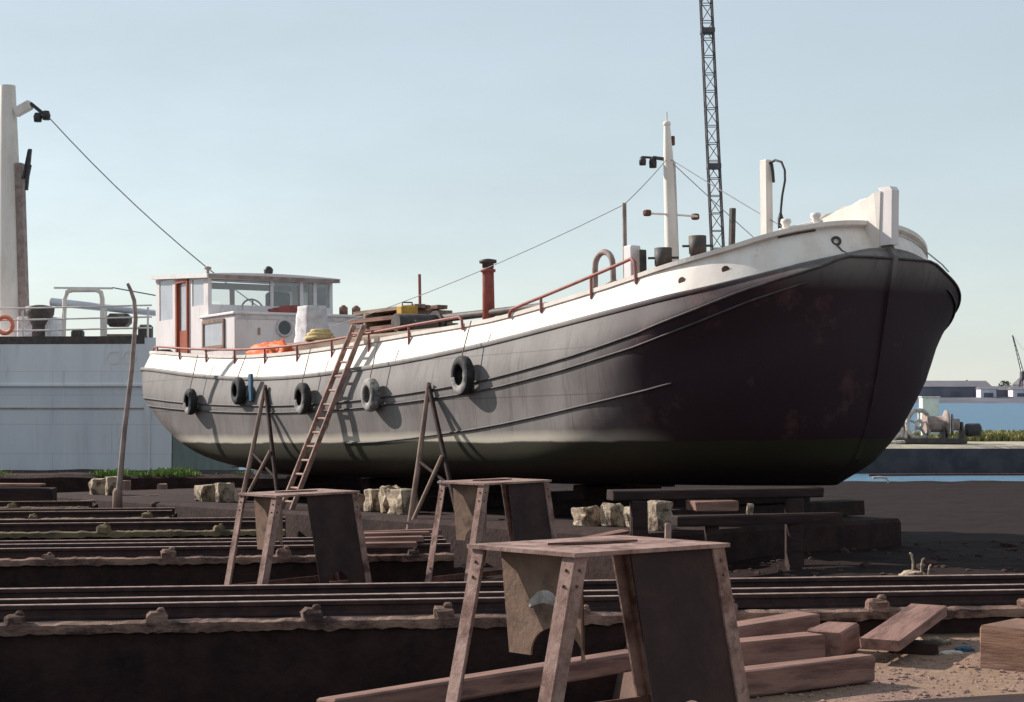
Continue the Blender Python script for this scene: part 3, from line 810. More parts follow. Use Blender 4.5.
for s in (1, -1):
    handrail(.9, 13.1, (lambda s: lambda u: s * lerp_table([(.9, -1.93), (1.6, -2.18), (2.4, -2.25), (13.1, -2.25)], u))(s), lambda u: top(u) + lerp_table([(0, .10), (4, .12), (9, .12), (13.1, .13)], u), 1.25, .022)
    handrail(14.5, 17.2, (lambda s: lambda u: s * lerp_table([(14, -2.25), (17.2, -2.24)], u))(s), lambda u: top(u) + lerp_table([(14.4, .06), (14.9, .10), (17.2, .24)], u), 1.15, .024)

# deck gear
MB().lathe([(.115, 1.9), (.10, 3.38), (.10, 3.45), (.13, 3.46), (.13, 3.50), (.095, 3.51), (.095, 3.55)], (10.56, 0, 0), 16).build('exhaust_funnel', M['red'], barge)
MB().lathe([(.10, 3.53), (.10, 3.6), (.15, 3.61), (.15, 3.66), (.05, 3.68)], (10.56, 0, 0), 16).build('funnel_cap', M['steel_dark'], barge)
MB().tube([(8.2, .1, 2.1), (8.19, .1, 3.62)], .028, 7).build('signal_pole', M['rail_red'], barge)
MB().tube([(14.8, -1, 2.2)] + [(15.03 - .21 * math.cos(a), -1, 3.12 + .21 * math.sin(a)) for a in [math.pi * k / 10 for k in range(11)]] + [(15.26, -1, 2.2)], .045, 8).build('companionway_hoop', M['mast_grey'], barge)
MB().lathe([(.12, 2.1), (.12, 2.72), (.16, 2.76), (.16, 2.84), (.05, 2.9)], (15.3, -1.0, 0), 12).build('mushroom_vent', M['steel_dark'], barge)
MB().box((16.86, -1.95, 2.72), (.17, .17, .95), None, .015).build('samson_post', M['cream'], barge)
MB().box((17.06, -1.95, 2.7), (.07, .12, .85), None, .01).build('samson_post', M['steel_dark'], barge)
MB().tube([(16.14, -1.5, 2.2), (16.15, -1.5, 3.88)], .03, 7).build('aerial_pole', M['mast_grey'], barge)
for u, v, zb, zt in ((17.32, -1.8, 2.4, 3.13), (17.66, -1.5, 2.45, 3.27)):
    b = MB().lathe([(.10, zb), (.10, zt - .24), (.115, zt - .23), (.115, zt)], (u, v, 0), 14)
    b.tube([(u - .12, v - .16, zt - .13), (u + .12, v + .16, zt - .13)], .016, 6)
    b.build('bollard', M['steel_dark'], barge)
# mast
mst = MB().tube([(15.37, 0, 2.1), (15.36, 0, 3.4), (15.33, 0, 4.7), (15.31, 0, 5.25)], [.105, .095, .075, .045], 10).build('mast', M['white'], barge)
MB().tube([(15.31, 0, 5.25), (15.31, 0, 5.42)], .012, 5).lathe([(.02, 5.2), (.055, 5.22), (.055, 5.27), (.02, 5.29)], (15.31, 0, 0), 8).build('mast_truck', M['white'], mst)
MB().tube([(15.3, -.42, 3.9), (15.36, .0, 3.9), (15.38, .5, 3.9)], .017, 6).build('crosstree', M['white'], mst)
for y in (-.42, .5): MB().box((15.33, y, 3.9), (.1, .11, .09), None, .02).build('side_lamp', M['rust'], mst)
MB().box((15.3, .02, 4.0), (.1, .09, .12), None, .02).build('steaming_lamp', M['rust'], mst)
MB().bar((15.3, -.05, 4.72), (15.14, -.12, 4.76), .05, .05).lathe([(.055, -.09), (.06, 0), (.04, .07)], (15.13, -.13, 4.7), 10).lathe([(.05, -.07), (.055, 0), (.04, .05)], (15.05, -.26, 4.72), 10).bar((15.13, -.12, 4.76), (15.04, -.27, 4.77), .03, .03).build('masthead_lamp', M['lamp'], mst)
MB().box((15.33, .09, 5.0), (.06, .05, .14), None, .01).build('cleat', M['rust'], mst)
MB().bar((15.44, .08, 2.2), (15.38, .07, 4.68), .02, .03).build('sail_track', M['cowl'], mst)
def stay(p, q, sag=.0, r=.0065):
    p, q = Vector(p), Vector(q)
    pts = [p.lerp(q, k / 8) - Vector((0, 0, sag * 4 * (k/8) * (1 - k/8))) for k in range(9)]
    MB().tube(pts, r, 5).build('stay_wire', M['wire'], mst)
stay((15.32, 0, 4.74), (16.15, -1.5, 3.86), .02)
stay((16.15, -1.5, 3.86), (8.5, -1.9, 2.6), .1)
stay((15.33, 0, 4.74), (18.6, 0, 3.0), .02)
stay((15.33, 0, 4.72), (17.3, .9, 2.7), .02)
# dark leaning post, white samson post with hanging hook
MB().bar((16.6, 0, 2.3), (16.70, 0, 3.84), .075, .075, bev=.01).build('dark_post', M['steel_dark'], barge)
MB().bar((17.36, 0, 2.3), (17.39, 0, 4.42), .14, .12, up=(0, 1, 0), bev=.012).build('davit_post', M['white'], barge)
hk = MB().tube([(17.44, 0, 4.36), (17.55, .02, 4.40), (17.66, .03, 4.36), (17.72, .03, 4.24), (17.72, .03, 4.1), (17.66, .03, 3.9), (17.63, .03, 3.72), (17.62, .03, 3.55)], .017, 6)
hk.tube([(17.48, .02, 4.36), (17.50, .02, 4.24), (17.51, .02, 4.10)], .02, 6)
hk.lathe([(.02, 0), (.04, .03), (.04, .16), (.015, .24)], (17.62, .03, 3.44), 8)
hk.build('hook_cable', M['lamp'], barge)
def bul_pt(u, frac):
    lv = level(1, .035 + .135 * frac, 1.8)
    for (u0, b0), (u1, b1) in zip(lv, lv[1:]):
        if u0 <= u <= u1 and u1 > u0: return Vector((u, -(b0 + (b1 - b0) * (u - u0) / (u1 - u0)), wr(u) + .012 + (cubic_table(BH, u) - .012) * frac))
# bow fittings
fl = MB()
for u, b in ((18.96, -1.17), (19.13, -.82)):
    fl.lathe([(.06, 0), (.055, .05), (.045, .09), (.07, .13), (.06, .17)], (u, b, top(u) + .02), 10)
fl.tube([(18.93, -1.25, top(18.93) + .07), (19.05, -1.0, top(19.05) + .07), (19.17, -.74, top(19.17) + .07)], .02, 6)
fl.build('fairlead', M['white'], barge)
cp = [bul_pt(u, .93) for u in (18.95, 19.05, 19.15)]
MB().tube([p + Vector((.012, -.012, 0)) for p in cp], .014, 6).build('chafe_bar', M['rust'], barge)
MB().torus(bul_pt(19.3, .55) + Vector((.012, -.008, 0)), (.8, -.55, .25), .05, .018, 16, 7).build('hawse_pipe', M['steel_dark'], barge)
hp = bul_pt(19.3, .55)
MB().tube([hp + Vector((.03, -.02, -.05)), hp + Vector((.08, .02, -.13)), hp + Vector((.11, .10, -.17)), hp + Vector((.12, .19, -.16))], .013, 6).build('anchor_fluke', M['steel_dark'], barge)
for u, frac in ((18.12, .38), (18.62, .40)):
    pa, pb = bul_pt(u - .1, frac), bul_pt(u + .1, frac); tg = (pb - pa).normalized(); nr = Vector((tg.y, -tg.x, .25)).normalized()
    if nr.y > 0: nr = Vector((-nr.x, -nr.y, nr.z))
    pc = bul_pt(u, frac)
    MB().lathe([(.045, -.012), (.05, .006)], pc, 10, tuple(nr)).build('scupper', M['rust'], barge)
MB().tube([(19.62, .02, 3.2), (19.66, .35, 3.10), (19.58, .75, 2.96), (19.4, 1.2, 2.86), (19.2, 1.55, 2.8)], .009, 6).build('mooring_line', M['cowl'], barge)
# stern gear
MB().lathe([(.10, 1.95), (.10, 2.45), (.15, 2.5), (.15, 2.56)], (.55, -1.5, 0), 12).lathe([(.10, 1.95), (.10, 2.45), (.15, 2.5), (.15, 2.56)], (.95, -1.75, 0), 12).build('mooring_bitts', M['steel_dark'], barge)
MB().lathe([(.05, 2.0), (.05, 2.62), (.17, 2.64), (.19, 2.78), (.12, 2.86)], (.35, -1.2, 0), 12).build('mushroom_vent', M['cream'], barge)
# deck winch in the waist, boom crutches
MB().box((9.75, -.9, 2.5), (.6, .5, .3), None, .05).lathe([(.15, -.45), (.15, .45)], (9.75, -.9, 2.62), 12, (0, 1, 0)).lathe([(.22, -.02), (.22, .02)], (9.75, -.55, 2.62), 14, (0, 1, 0)).build('deck_winch', M['steel_dark'], barge)
for u in (9.15, 12.2): MB().bar((u, -.16, 2.4), (u, .02, 2.70), .06, .06).bar((u, .16, 2.4), (u, -.02, 2.70), .06, .06).build('boom_crutch', M['steel_dark'], barge)
MB().box((4.5, .1, 2.4), (.12, .5, .22), None, .03).build('cowl_vent', M['cream'], barge)
# rudder and propeller post under the counter
MB().box((1.1, 0, .55), (1.1, .07, 1.0), None, .02).build('rudder', M['hull'], barge)
MB().box((8.5, 0, -.04), (13.5, .16, .09)).build('keel_bar', M['rubrail'], barge)

# ------------------------------------------------------------------ things that lie on the barge
def place_on_barge(o): o.matrix_world = BM; return o
def at_boat(name, u, v, w, *a, rz=0):
    o = bpy.data.objects.new(name, None); COL.objects.link(o); o.matrix_world = BM @ Matrix.Translation((u, v, w)) @ Matrix.Rotation(rz, 4, 'Z'); tag(o, *a); return o
def on_boat(mb, name, m, u, v, w, *a, rz=0):
    o = mb.build(name, m); o.matrix_world = BM @ Matrix.Translation((u, v, w)) @ Matrix.Rotation(rz, 4, 'Z'); tag(o, *a); return o

def lump(lx, ly, lz, n=14, seed=1, rough=.18):
    b = bmesh.new(); bmesh.ops.create_icosphere(b, subdivisions=4, radius=1)
    for v in b.verts:
        d = v.co.copy()
        k = 1 + rough * noise.noise(d * 2.1 + Vector((seed, 0, 0))) + rough * .5 * (abs(noise.noise(d * 4 + Vector((0, seed, 0)))) * 2 - .5) + rough * .25 * abs(noise.noise(d * 11 + Vector((0, 0, seed))))
        z = max(d.z, -.25)
        v.co = Vector((d.x * lx * k, d.y * ly * k, (z + .25) * lz * k))
    return MB().bm(b, True)
on_boat(lump(.78, .24, .27, seed=4, rough=.35), 'orange_tarpaulin', M['orange'], 6.1, -1.85, 2.10, 'crumpled orange tarpaulin bundle on the side deck under the porthole', 'tarpaulin')
cv = MB()
rings = []
for k in range(13):
    z = k / 12; a = []
    for i in range(24):
        th = 2 * math.pi * i / 24
        sq = 1 / max(abs(math.cos(th)), abs(math.sin(th))) ** .8
        r = (.21 + .05 * (1 - z)) * sq * (1 + .03 * math.sin(z * 19)) * (1 + .06 * noise.noise(Vector((math.cos(th) * 2, math.sin(th) * 2, z * 4))))
        a.append(Vector((r * math.cos(th) * 1.1, r * math.sin(th), z * .74)))
    rings += a
fs = []
for k in range(12):
    for i in range(24):
        j = (i + 1) % 24; fs.append([k*24 + i, k*24 + j, (k+1)*24 + j, (k+1)*24 + i])
fs.append([12*24 + i for i in range(24)])
cv.add(rings, fs, True)
on_boat(cv, 'canvas_cover', M['cowl'], 5.6, -.72, 2.45, 'pale canvas cover tied over upright deck gear before the cabin', 'cover')
on_boat(MB().torus((0, 0, .05), (0, 0, 1), .24, .045).torus((0, 0, .12), (0, 0, 1), .20, .045).torus((.02, 0, .18), (0, 0, 1), .15, .04), 'rope_coil', M['rope'], 6.8, -1.2, 2.45, 'yellowish coil of rope beside the pale canvas cover', 'rope')
on_boat(lump(.28, .55, .16, seed=9), 'red_cushion', M['red'], 3.2, .15, 3.187, 'red cushion lying on the cabin roof below the wheelhouse windows', 'cushion')
for k, (y, l) in enumerate(((.9, 'orange can standing on the cabin roof, left one of two'), (1.2, 'orange can standing on the cabin roof, right one of two'))):
    on_boat(MB().lathe([(.09, 0), (.09, .15), (.05, .18), (.03, .2)], (0, 0, 0), 10), 'fuel_can', M['timber'], 3.75, y + .1, 3.187, l, 'can', 'cans on the cabin roof')
# boards stacked on the hatch
pk = 0
for r, (z, cnt) in enumerate(((2.455, 4), (2.62, 4), (2.78, 3), (2.94, 3))):
    for c in range(cnt):
        L = random.uniform(2.0, 2.4)
        on_boat(MB().box((0, 0, .035), (L, .21, .07), None, .006, .004), 'plank', M['timber'] if (r + c) % 3 else M['wood'], 8.0 + random.uniform(-.2, .2), -.42 + c * .25 + random.uniform(-.02, .02), z, 'brown plank in the stack on the hatch beside the yellow can', 'plank', 'planks stacked on the hatch', rz=random.uniform(-.04, .04))
    if r < 3:
        for u in (-.7, .7):
            on_boat(MB().box((0, 0, .042), (.08, 1.0, .084), None, .005), 'spacer_batten', M['wood'], 8.0 + u, -.05, z + .072, 'short batten laid between the planks stacked on the hatch', 'batten', 'battens between the stacked planks')
yc = at_boat('yellow_can', 9.15, -.75, 2.455, 'yellow rectangular can standing against the plank stack', 'can')
MB().box((0, 0, .25), (.2, .34, .5), None, .025).build('can_body', M['yellow'], yc)
MB().tube([(0, -.1, .5), (0, -.1, .56), (0, .1, .56), (0, .1, .5)], .014, 6).build('handle', M['steel_dark'], yc)
on_boat(MB().tube([(0, 0, 0), (1.7, 0, .0), (3.6, 0, .02)], [.075, .07, .05], 10), 'spar', M['steel_dark'], 9.0, 0, 2.76, 'dark spar lying fore and aft on crutches behind the red funnel', 'spar')

# ------------------------------------------------------------------ tyres hung on the side
def hull_side(u, w):
    """starboard surface point at (u,w)"""
    t = min(1, w / wr(u)); k = lerp_table(TK, u); t = t / k * QK if t < k else QK + (t - k) / (1 - k) * (1 - QK); lv = level(t)
    for (u0, b0), (u1, b1) in zip(lv, lv[1:]):
        if u0 <= u <= u1:
            return -(b0 + (b1 - b0) * (u - u0) / max(1e-6, u1 - u0))
    return -2.45
tl = ['car tyre fender nearest the stern', 'tyre fender with a faded blue strip beside it', 'tyre fender hanging just left of the wooden ladder', 'white rimmed tyre fender between the ladder and the right A-frame prop', 'largest and highest tyre fender, right of the right A-frame prop']
for k, (u, w, Rr, dz) in enumerate(((4.2, 1.40, .16, 0), (6.2, 1.55, .16, 0), (8.75, 1.36, .175, 0), (11.05, 1.36, .175, 0), (13.7, 1.58, .195, 0))):
    root = at_boat('tyre_fender', u, hull_side(u, w) - .125, w, tl[k], 'tyre', 'tyre fenders along the hull', rz=R(-7))
    prof = []
    b = MB()
    # tyre lathe about the across axis, with hollow centre
    ring = [(Rr - .05, -.065), (Rr, -.08), (Rr + .05, -.075), (Rr + .085, -.05), (Rr + .095, 0), (Rr + .085, .05), (Rr + .05, .075), (Rr, .08), (Rr - .05, .065), (Rr - .035, .04), (Rr + .03, .02), (Rr + .03, -.02), (Rr - .035, -.04)]
    vs = []; fs = []; nn = 28; mm = len(ring)
    for i in range(nn):
        a = 2 * math.pi * i / nn
        for r_, y in ring: vs.append((r_ * math.cos(a), y, r_ * math.sin(a)))
    for i in range(nn):
        for j in range(mm):
            i2 = (i+1) % nn; j2 = (j+1) % mm
            fs.append([i*mm + j, i2*mm + j, i2*mm + j2, i*mm + j2])
    b.add(vs, fs, True)
    b.build('tyre', M['tyre_grey'] if k in (3,) else M['rubber'], root)
    if k in (0, 2, 4):  # sunlit crescent on the lower tyre wall, painted as a pale arc
        vs = []; fs = []
        rg = [(Rr - .047, -.068), (Rr, -.085), (Rr + .05, -.08), (Rr + .078, -.062)]
        for i in range(nn):
            a = 2 * math.pi * (i / nn * .55 + .52)
            for r_, y in rg: vs.append((r_ * math.cos(a), y, r_ * math.sin(a)))
        for i in range(nn - 1):
            for j in range(3): fs.append([i*4 + j, (i+1)*4 + j, (i+1)*4 + j + 1, i*4 + j + 1])
        MB().add(vs, fs, True).build('lit_sidewall', M['tyre_grey'], root)
    hz = top(u) - w
    MB().tube([(0, 0, Rr - .08), (0, .0, Rr + .12), (0, .15, hz)], .009, 5).build('lanyard', M['wood'], root)
o = on_boat(MB().box((0, 0, 0), (.13, .05, .50), None, .015), 'blue_fender_board', M['blue_cloth'], 6.62, hull_side(6.62, 1.6) - .10, 1.60, 'faded blue strip hanging beside the second tyre fender', 'strip')

# ------------------------------------------------------------------ ladder, shores
def ladder():
    p1 = bw(10.06, -2.38, 2.42); p2 = bw(10.39, -2.38, 2.40)
    q1 = bw(8.72, -3.0, -.50); q2 = bw(9.10, -3.0, -.50)
    root = empty('ladder', (q1 + q2) / 2, 'long wooden ladder leaning against the side of the barge', 'ladder')
    o = root.location
    e1 = p1 + (p1 - q1).normalized() * .12; e2 = p2 + (p2 - q2).normalized() * .12
    out = (e1 - q1).cross(q2 - q1).normalized()
    for a, b in ((q1, e1), (q2, e2)):
        MB().bar(a - o, b - o, .045, .085, up=out, bev=.006).build('stile', M['ladder'], root)
    for k in range(13):
        t = (k + .6) / 13.2
        MB().tube([q1.lerp(e1, t) - o, q2.lerp(e2, t) - o], .021, 7).build('rung', M['ladder'], root)
ladder()

def shore(ua, wa, base, braces, label):
    apex = bw(ua, hull_side(ua, wa) - .06, wa); base = Vector(base)
    root = empty('shore_prop', base, label, 'prop')
    MB().tube([Vector((0, 0, 0)), (apex - base) * .5 + Vector((.01, 0, .0)), apex - base], [.046, .042, .036], 9).build('prop_pole', M['pole'], root)
    ub, wb, us, ws = braces
    foot = bw(ub, -2.95, -.5)                     # dark second leg set close under the hull
    MB().tube([foot - base, apex - base + Vector((0, 0, -.04))], .036, 8).build('rear_leg', M['timber_dark'], root)
    m_ = base.lerp(apex, .30); n_ = foot.lerp(apex, .46)
    MB().tube([n_ - base + Vector((-.03, -.04, 0)), base.lerp(apex, .14) - base + Vector((.03, -.03, 0))], .030, 8).build('brace', M['pole'], root)
    MB().tube([base.lerp(apex, .52) - base, foot.lerp(apex, .24) - base], .024, 8).build('brace', M['timber_dark'], root)
shore(7.10, 1.63, bw(7.42, -3.2, -.62) + Vector((0, 0, -.2)), (8.55, -.5, 0, 0), 'slender braced A-frame prop against the hull left of the ladder')
shore(12.67, 1.50, bw(13.08, -3.2, -.66) + Vector((0, 0, -.25)), (14.1, -.5, 0, 0), 'slender braced A-frame prop against the hull right of the ladder')

# ------------------------------------------------------------------ cradle blocks under the hull
def rock(l, w, h, seed, jit=.03):
    rnd = random.Random(seed)
    b = bmesh.new(); bmesh.ops.create_cube(b, size=1)
    bmesh.ops.subdivide_edges(b, edges=b.edges[:], cuts=2, use_grid_fill=True)
    for v in b.verts:
        v.co = Vector((v.co.x * l, v.co.y * w, v.co.z * h + h / 2))
        v.co += Vector((noise.noise(v.co * 7 + Vector((seed, 0, 0))), noise.noise(v.co * 7 + Vector((0, seed, 0))), noise.noise(v.co * 7 + Vector((0, 0, seed))) * .5)) * jit * 2
    bmesh.ops.bevel(b, geom=[e for e in b.edges if e.calc_face_angle(0) > .6], offset=.02, segments=1, affect='EDGES')
    return MB().bm(b)
blk = [(-1.1, -2.4, .30, .34, .40, 'pale worn block, left one of the pair by the bent pole'), (-.35, -2.35, .34, .34, .46, 'pale worn block, right one of the pair by the bent pole'),
       (4.31, -2.35, .36, .36, .36, 'pale worn block, left one of the pair by the left A-frame prop'), (5.15, -2.35, .36, .36, .42, 'pale worn block, right one of the pair by the left A-frame prop'),
       (10.2, -2.4, .33, .3, .32, 'brownish block, leftmost of the four pale blocks beside the right A-frame prop'), (10.72, -2.35, .3, .3, .42, 'small whitish block, second of the four blocks beside the right A-frame prop'), (11.2, -2.35, .28, .3, .48, 'tall whitish block, third of the four blocks beside the right A-frame prop'), (11.75, -2.45, .50, .36, .45, 'broad yellowish block touching the foot of the right A-frame prop'),
       (16.35, -2.4, .42, .34, .34, 'mossy block, leftmost of the four under the bow'), (16.8, -2.3, .30, .32, .40, 'pale tilted block, second of the four under the bow'), (17.3, -2.3, .30, .3, .38, 'white block, third of the four under the bow'), (17.85, -2.42, .44, .36, .50, 'largest mossy block, rightmost of the four under the bow')]
for k, (u, v, l, w, h, lab) in enumerate(blk):
    on_boat(rock(l * (.92 if k < 8 else .76), w * .86, h * (.86 if k < 8 else .72), k * 3.7 + 1, .032), 'keel_block', M['block'], u, v, -.503, lab, 'block', 'pale blocks along the slipway', rz=random.uniform(-.25, .25))
# bogie timbers and keel blocks carrying the keel
for k, u in enumerate((4.7, 7.6, 11.0, 14.0, 17.2)):
    o = on_boat(MB().box((0, 0, .11), (.34, 3.6, .22), None, .02, .01).box((.005, 0, .33), (.3, 1.5, .216), None, .02, .01), 'cradle_timber', M['timber_dark'], u, 0, -.5, ['aftmost dark cradle timber under the keel', 'dark cradle timber under the keel, second from the stern', 'middle dark cradle timber under the keel', 'dark cradle timber under the keel, second from the bow', 'foremost dark cradle timber under the keel'][k], 'timber', 'cradle timbers under the barge')

# timbers stacked before the bow
def beam_thing(p, q, w, h, m, name, label, cat='timber', group=None, bev=.012, jit=.008, up=(0, 0, 1)):
    p, q = Vector(p), Vector(q); c = (p + q) / 2
    o = MB().bar(p - c, q - c, w, h, up=up, bev=bev, jit=jit).build(name, m)
    # keep local x along the timber for the grain
    ang = math.atan2(q.y - p.y, q.x - p.x)
    o.data.transform(Matrix.Rotation(-ang, 4, 'Z')); o.rotation_euler = (0, 0, ang); o.location = c
    return tag(o, label, cat, group)
beam_thing((1.15, 20.05, .62), (3.75, 20.75, .62), .24, .12, M['timber_dark'], 'timber_baulk', 'long dark baulk lying across the crib below the bow', 'timber', 'baulks cribbed under the bow')
beam_thing((2.1, 20.02, .50), (2.62, 20.16, .50), .34, .115, M['timber'], 'timber_baulk', 'short reddish chock under the long baulk below the bow', 'timber', 'baulks cribbed under the bow')
beam_thing((1.85, 19.45, .36), (3.85, 20.1, .36), .22, .11, M['timber_dark'], 'timber_baulk', 'lower dark baulk with a small upright peg below the bow', 'timber', 'baulks cribbed under the bow')
for x, y, l in ((1.5, 20.1, 'left crib post under the long baulk below the bow'), (3.4, 20.5, 'right crib post under the long baulk below the bow')):
    z0 = gz(x, y) - .05
    beam_thing((x, y, z0), (x, y, .555), .2, .2, M['timber_dark'], 'crib_post', l, 'post', None, up=(0, 1, 0))
for x, y, l in ((2.3, 19.62, 'left crib post under the lower baulk'), (3.3, 19.92, 'right crib post under the lower baulk')):
    z0 = gz(x, y) - .05
    beam_thing((x, y, z0), (x, y, .30), .16, .16, M['timber_dark'], 'crib_post', l, 'post', None, up=(0, 1, 0))
beam_thing((1.72, 18.9, -.25), (1.73, 18.9, .38), .07, .05, M['ladder'], 'marker_stake', 'thin pale upright stake beside the mossy blocks under the bow', 'stake', up=(0, 1, 0))
beam_thing((2.75, 19.72, .41), (2.76, 19.72, .55), .07, .07, M['block'], 'wooden_peg', 'small pale peg standing on the lower baulk below the bow', 'peg', up=(0, 1, 0))
beam_thing((.2, 19.5, .02), (1.35, 20.2, .18), .16, .05, M['timber'], 'loose_board', 'reddish board sloping up to the mossy blocks under the bow', 'board')

# ------------------------------------------------------------------ trestles
def make_trestle(name, F, Lc, Rc, H, label, loc):
    """F, Lc, Rc: top corners (front, left, right) relative to loc; H height"""
    F, Lc, Rc = Vector(F), Vector(Lc), Vector(Rc); K = Lc + Rc - F
    root = empty(name, loc, label, 'trestle', 'steel trestles on the slipway')
    e = (Rc - F).normalized(); s = (F - Lc).normalized()   # along, across
    up = Vector((0, 0, 1)); lean = .21 * H
    tp = MB()
    z = Vector((0, 0, H))
    tp.plate([Lc + z - e*.02 - s*.02, F + z - e*.02 + s*.02, Rc + z + e*.02 + s*.02, K + z + e*.02 - s*.02], (0, 0, -1), .022)
    top_o = tp.build('top_plate', M['trestle'], root)
    # loose rust scab / slot on top
    c = (Lc + Rc) / 2 + z
    MB().plate([c - e*.30 - s*.05 + Vector((0, 0, .003)), c - e*.05 + s*.03 + Vector((0, 0, .003)), c + e*.22 + s*.05 + Vector((0, 0, .003)), c + e*.10 - s*.06 + Vector((0, 0, .003))], (0, 0, 1), .012).build('top_slot', M['rust'], top_o)
    fw = .085; th = .012
    for C_, se, ss in ((Lc, -1, -1), (F, -1, 1), (Rc, 1, 1), (K, 1, -1)):
        b = MB()
        t0 = C_ + z - Vector((0, 0, .0225)); b0 = C_ + e * (se * lean)
        # flange across the end face
        inn = -s * ss
        b.plate([t0, t0 + inn * fw, b0 + inn * fw, b0], -e * se, th)
        # flange along the side face
        ino = -e * se
        b.plate([t0 + ino * (th + .001), t0 + ino * fw, b0 + ino * fw, b0 + ino * (th + .001)], inn, th)
        lg = b.build('leg', M['trestle'], root)
        for q_ in (.06, .13):
            for dd, nn_ in ((inn * fw * .5, e * se), (ino * fw * .5, -inn)):
                pb = t0.lerp(b0, q_) + dd
                MB().lathe([(.009, 0), (.009, .006), (.004, .009)], pb + nn_ * .001, 7, tuple(nn_)).build('bolt_head', M['rust'], lg)
    for f, off in ((.13, 0),):
        # diaphragm plates with an arched foot
        A = Lc.lerp(K, f) + s * .06; B_ = F.lerp(Rc, f) - s * .10; W = (B_ - A).length; dn = (B_ - A).normalized()
        pts = []
        zt = H - .0235; zb = .30 * H
        ex = e * (-.0 if f < .5 else .10)
        def P(a, zz): return A + dn * a + e * ((zt - zz) / H * (.06 if f < .5 else .16) * (1 if f > .5 else 1)) + Vector((0, 0, zz))
        zb = H * .50
        pts = [P(0, zt), P(W, zt), P(W - .03, zb)]
        r = W * .33; cx_ = W * .655
        for k in range(0, 15):
            a = math.pi * k / 14
            pts.append(P(cx_ + r * math.cos(a), zb + r * .85 * math.sin(a)))
        pts.append(P(.03, zb))
        b = MB(); b.plate(pts, e, .012)
        d = b.build('diaphragm_plate', M['trestle_plate'] if f < .5 else M['dark_plate'], root)
        if f < .5 and name == 'steel_trestle' and label.startswith('largest'):
            # splash of white paint brushed on the plate
            rnd = random.Random(4); ps = []
            for k in range(22):
                a = 2 * math.pi * k / 22
                rr = 1 + .22 * noise.noise(Vector((math.cos(a) * 2.2, math.sin(a) * 2.2, 3)))
                ps.append(P(W * .55 + .13 * rr * math.cos(a), zt - .24 + .035 * rr * math.sin(a) - .06 * (math.cos(a)) ** 2) - e * .003)
            MB().plate(ps, e, .002).build('paint_splash', M['winch_white'], d)
    # side plate on the far half of the front side
    zt = H - .024
    def S(f, zz): return F.lerp(Rc, f) + e * ((zt - zz) / H * lean * (2 * f - 1) * .9) + Vector((0, 0, zz)) - s * .012
    pl = [S(.37, zt), S(.985, zt), S(.985, .02), S(.83, .02)]
    for k in range(13):
        a_ = math.pi * k / 12
        pl.append(S(.71 + .11 * math.cos(a_), H * (.12 + .17 * math.sin(a_))))
    pl += [S(.60, .02), S(.555, .02)]
    MB().plate(pl, -s, .01).build('side_plate', M['dark_plate'], root)
    # low tie bars
    for a_, b_ in ((Lc, K), (F, Rc)):
        zz = Vector((0, 0, H * .18)); k = lean * .8
        MB().bar(a_ - e * k + zz + (s if a_ is Lc else -s) * .03, b_ + e * k + zz + (s if a_ is Lc else -s) * .03, .012, .06).build('tie_bar', M['rust'], root)
    return root
# measured top corners (world x, y)
def P2(px, dx): return Vector(((px - 512) / 1700 * dx, dx, 0))
nF = P2(574.7, 8.75); nL = P2(472.7, 9.26); nR = P2(724, 9.33)
gzn = -.185
make_trestle('steel_trestle', nF - nF, nL - nF, nR - nF, .99 - gzn, 'largest nearest rusty pink steel trestle with arched plate and white paint splash', (nF.x, nF.y, gzn))
mF = P2(484, 18.3); mL = P2(440, 18.75); mR = P2(549, 19.05)
make_trestle('steel_trestle', mF - mF, mL - mF, mR - mF, 1.30, 'rusty pink steel trestle standing in the middle, right of the left one', (mF.x, mF.y, .852 - 1.30))
lF = P2(277, 17.9); lL = P2(240, 18.35); lR = P2(358, 18.75)
make_trestle('steel_trestle', lF - lF, lL - lF, lR - lF, 1.22, 'rusty pink steel trestle at left, below the foot of the ladder', (lF.x, lF.y, .745 - 1.22))

# ------------------------------------------------------------------ timbers on the gravel
G = 'sawn sleepers scattered on the gravel'
beam_thing((1.1, 12.35, -.05), (2.36, 13.62, -.05), .24, .22, M['timber'], 'sleeper', 'rearmost sleeper right of the big trestle, tilted away below the rails', 'sleeper', G)
beam_thing((1.15, 12.0, -.07), (2.26, 12.72, -.07), .22, .2, M['timber'], 'sleeper', 'middle sleeper right of the big trestle, before the rearmost one', 'sleeper', G)
beam_thing((2.33, 12.75, -.06), (2.56, 13.2, -.06), .26, .2, M['timber'], 'sleeper_offcut', 'short square offcut touching the end of the middle sleeper', 'offcut', G)
beam_thing((1.2, 10.95, -.07), (2.44, 11.72, -.07), .17, .18, M['timber'], 'sleeper', 'nearest sleeper right of the big trestle, lying on open gravel', 'sleeper', G)
beam_thing((2.68, 12.45, -.02), (3.40, 13.9, .05), .30, .09, M['timber'], 'thick_plank', 'thick plank tilted up by itself between sleepers and box baulk', 'plank', G)
beam_thing((2.9, 13.1, -.19), (3.25, 13.0, -.19), .2, .22, M['timber_dark'], 'support_block', 'dark block holding up the tilted thick plank', 'block')
def big_baulk():
    c = Vector((4.0, 12.2, -.01))
    o = MB().bar(Vector((-.42, .38, -.02)), Vector((.42, -.38, -.02)),   .62, .31, bev=.02, jit=.012).build('squared_baulk', M['baulk'])
    o.location = c; return tag(o, 'big squared timber baulk at the right edge, sunlit brown face', 'timber')
big_baulk()
beam_thing((-1.12, 10.2, -.075), (.86, 12.11, -.075), .17, .13, M['timber'], 'sleeper', 'long sleeper running under the big trestle and out over the pit', 'sleeper', G)
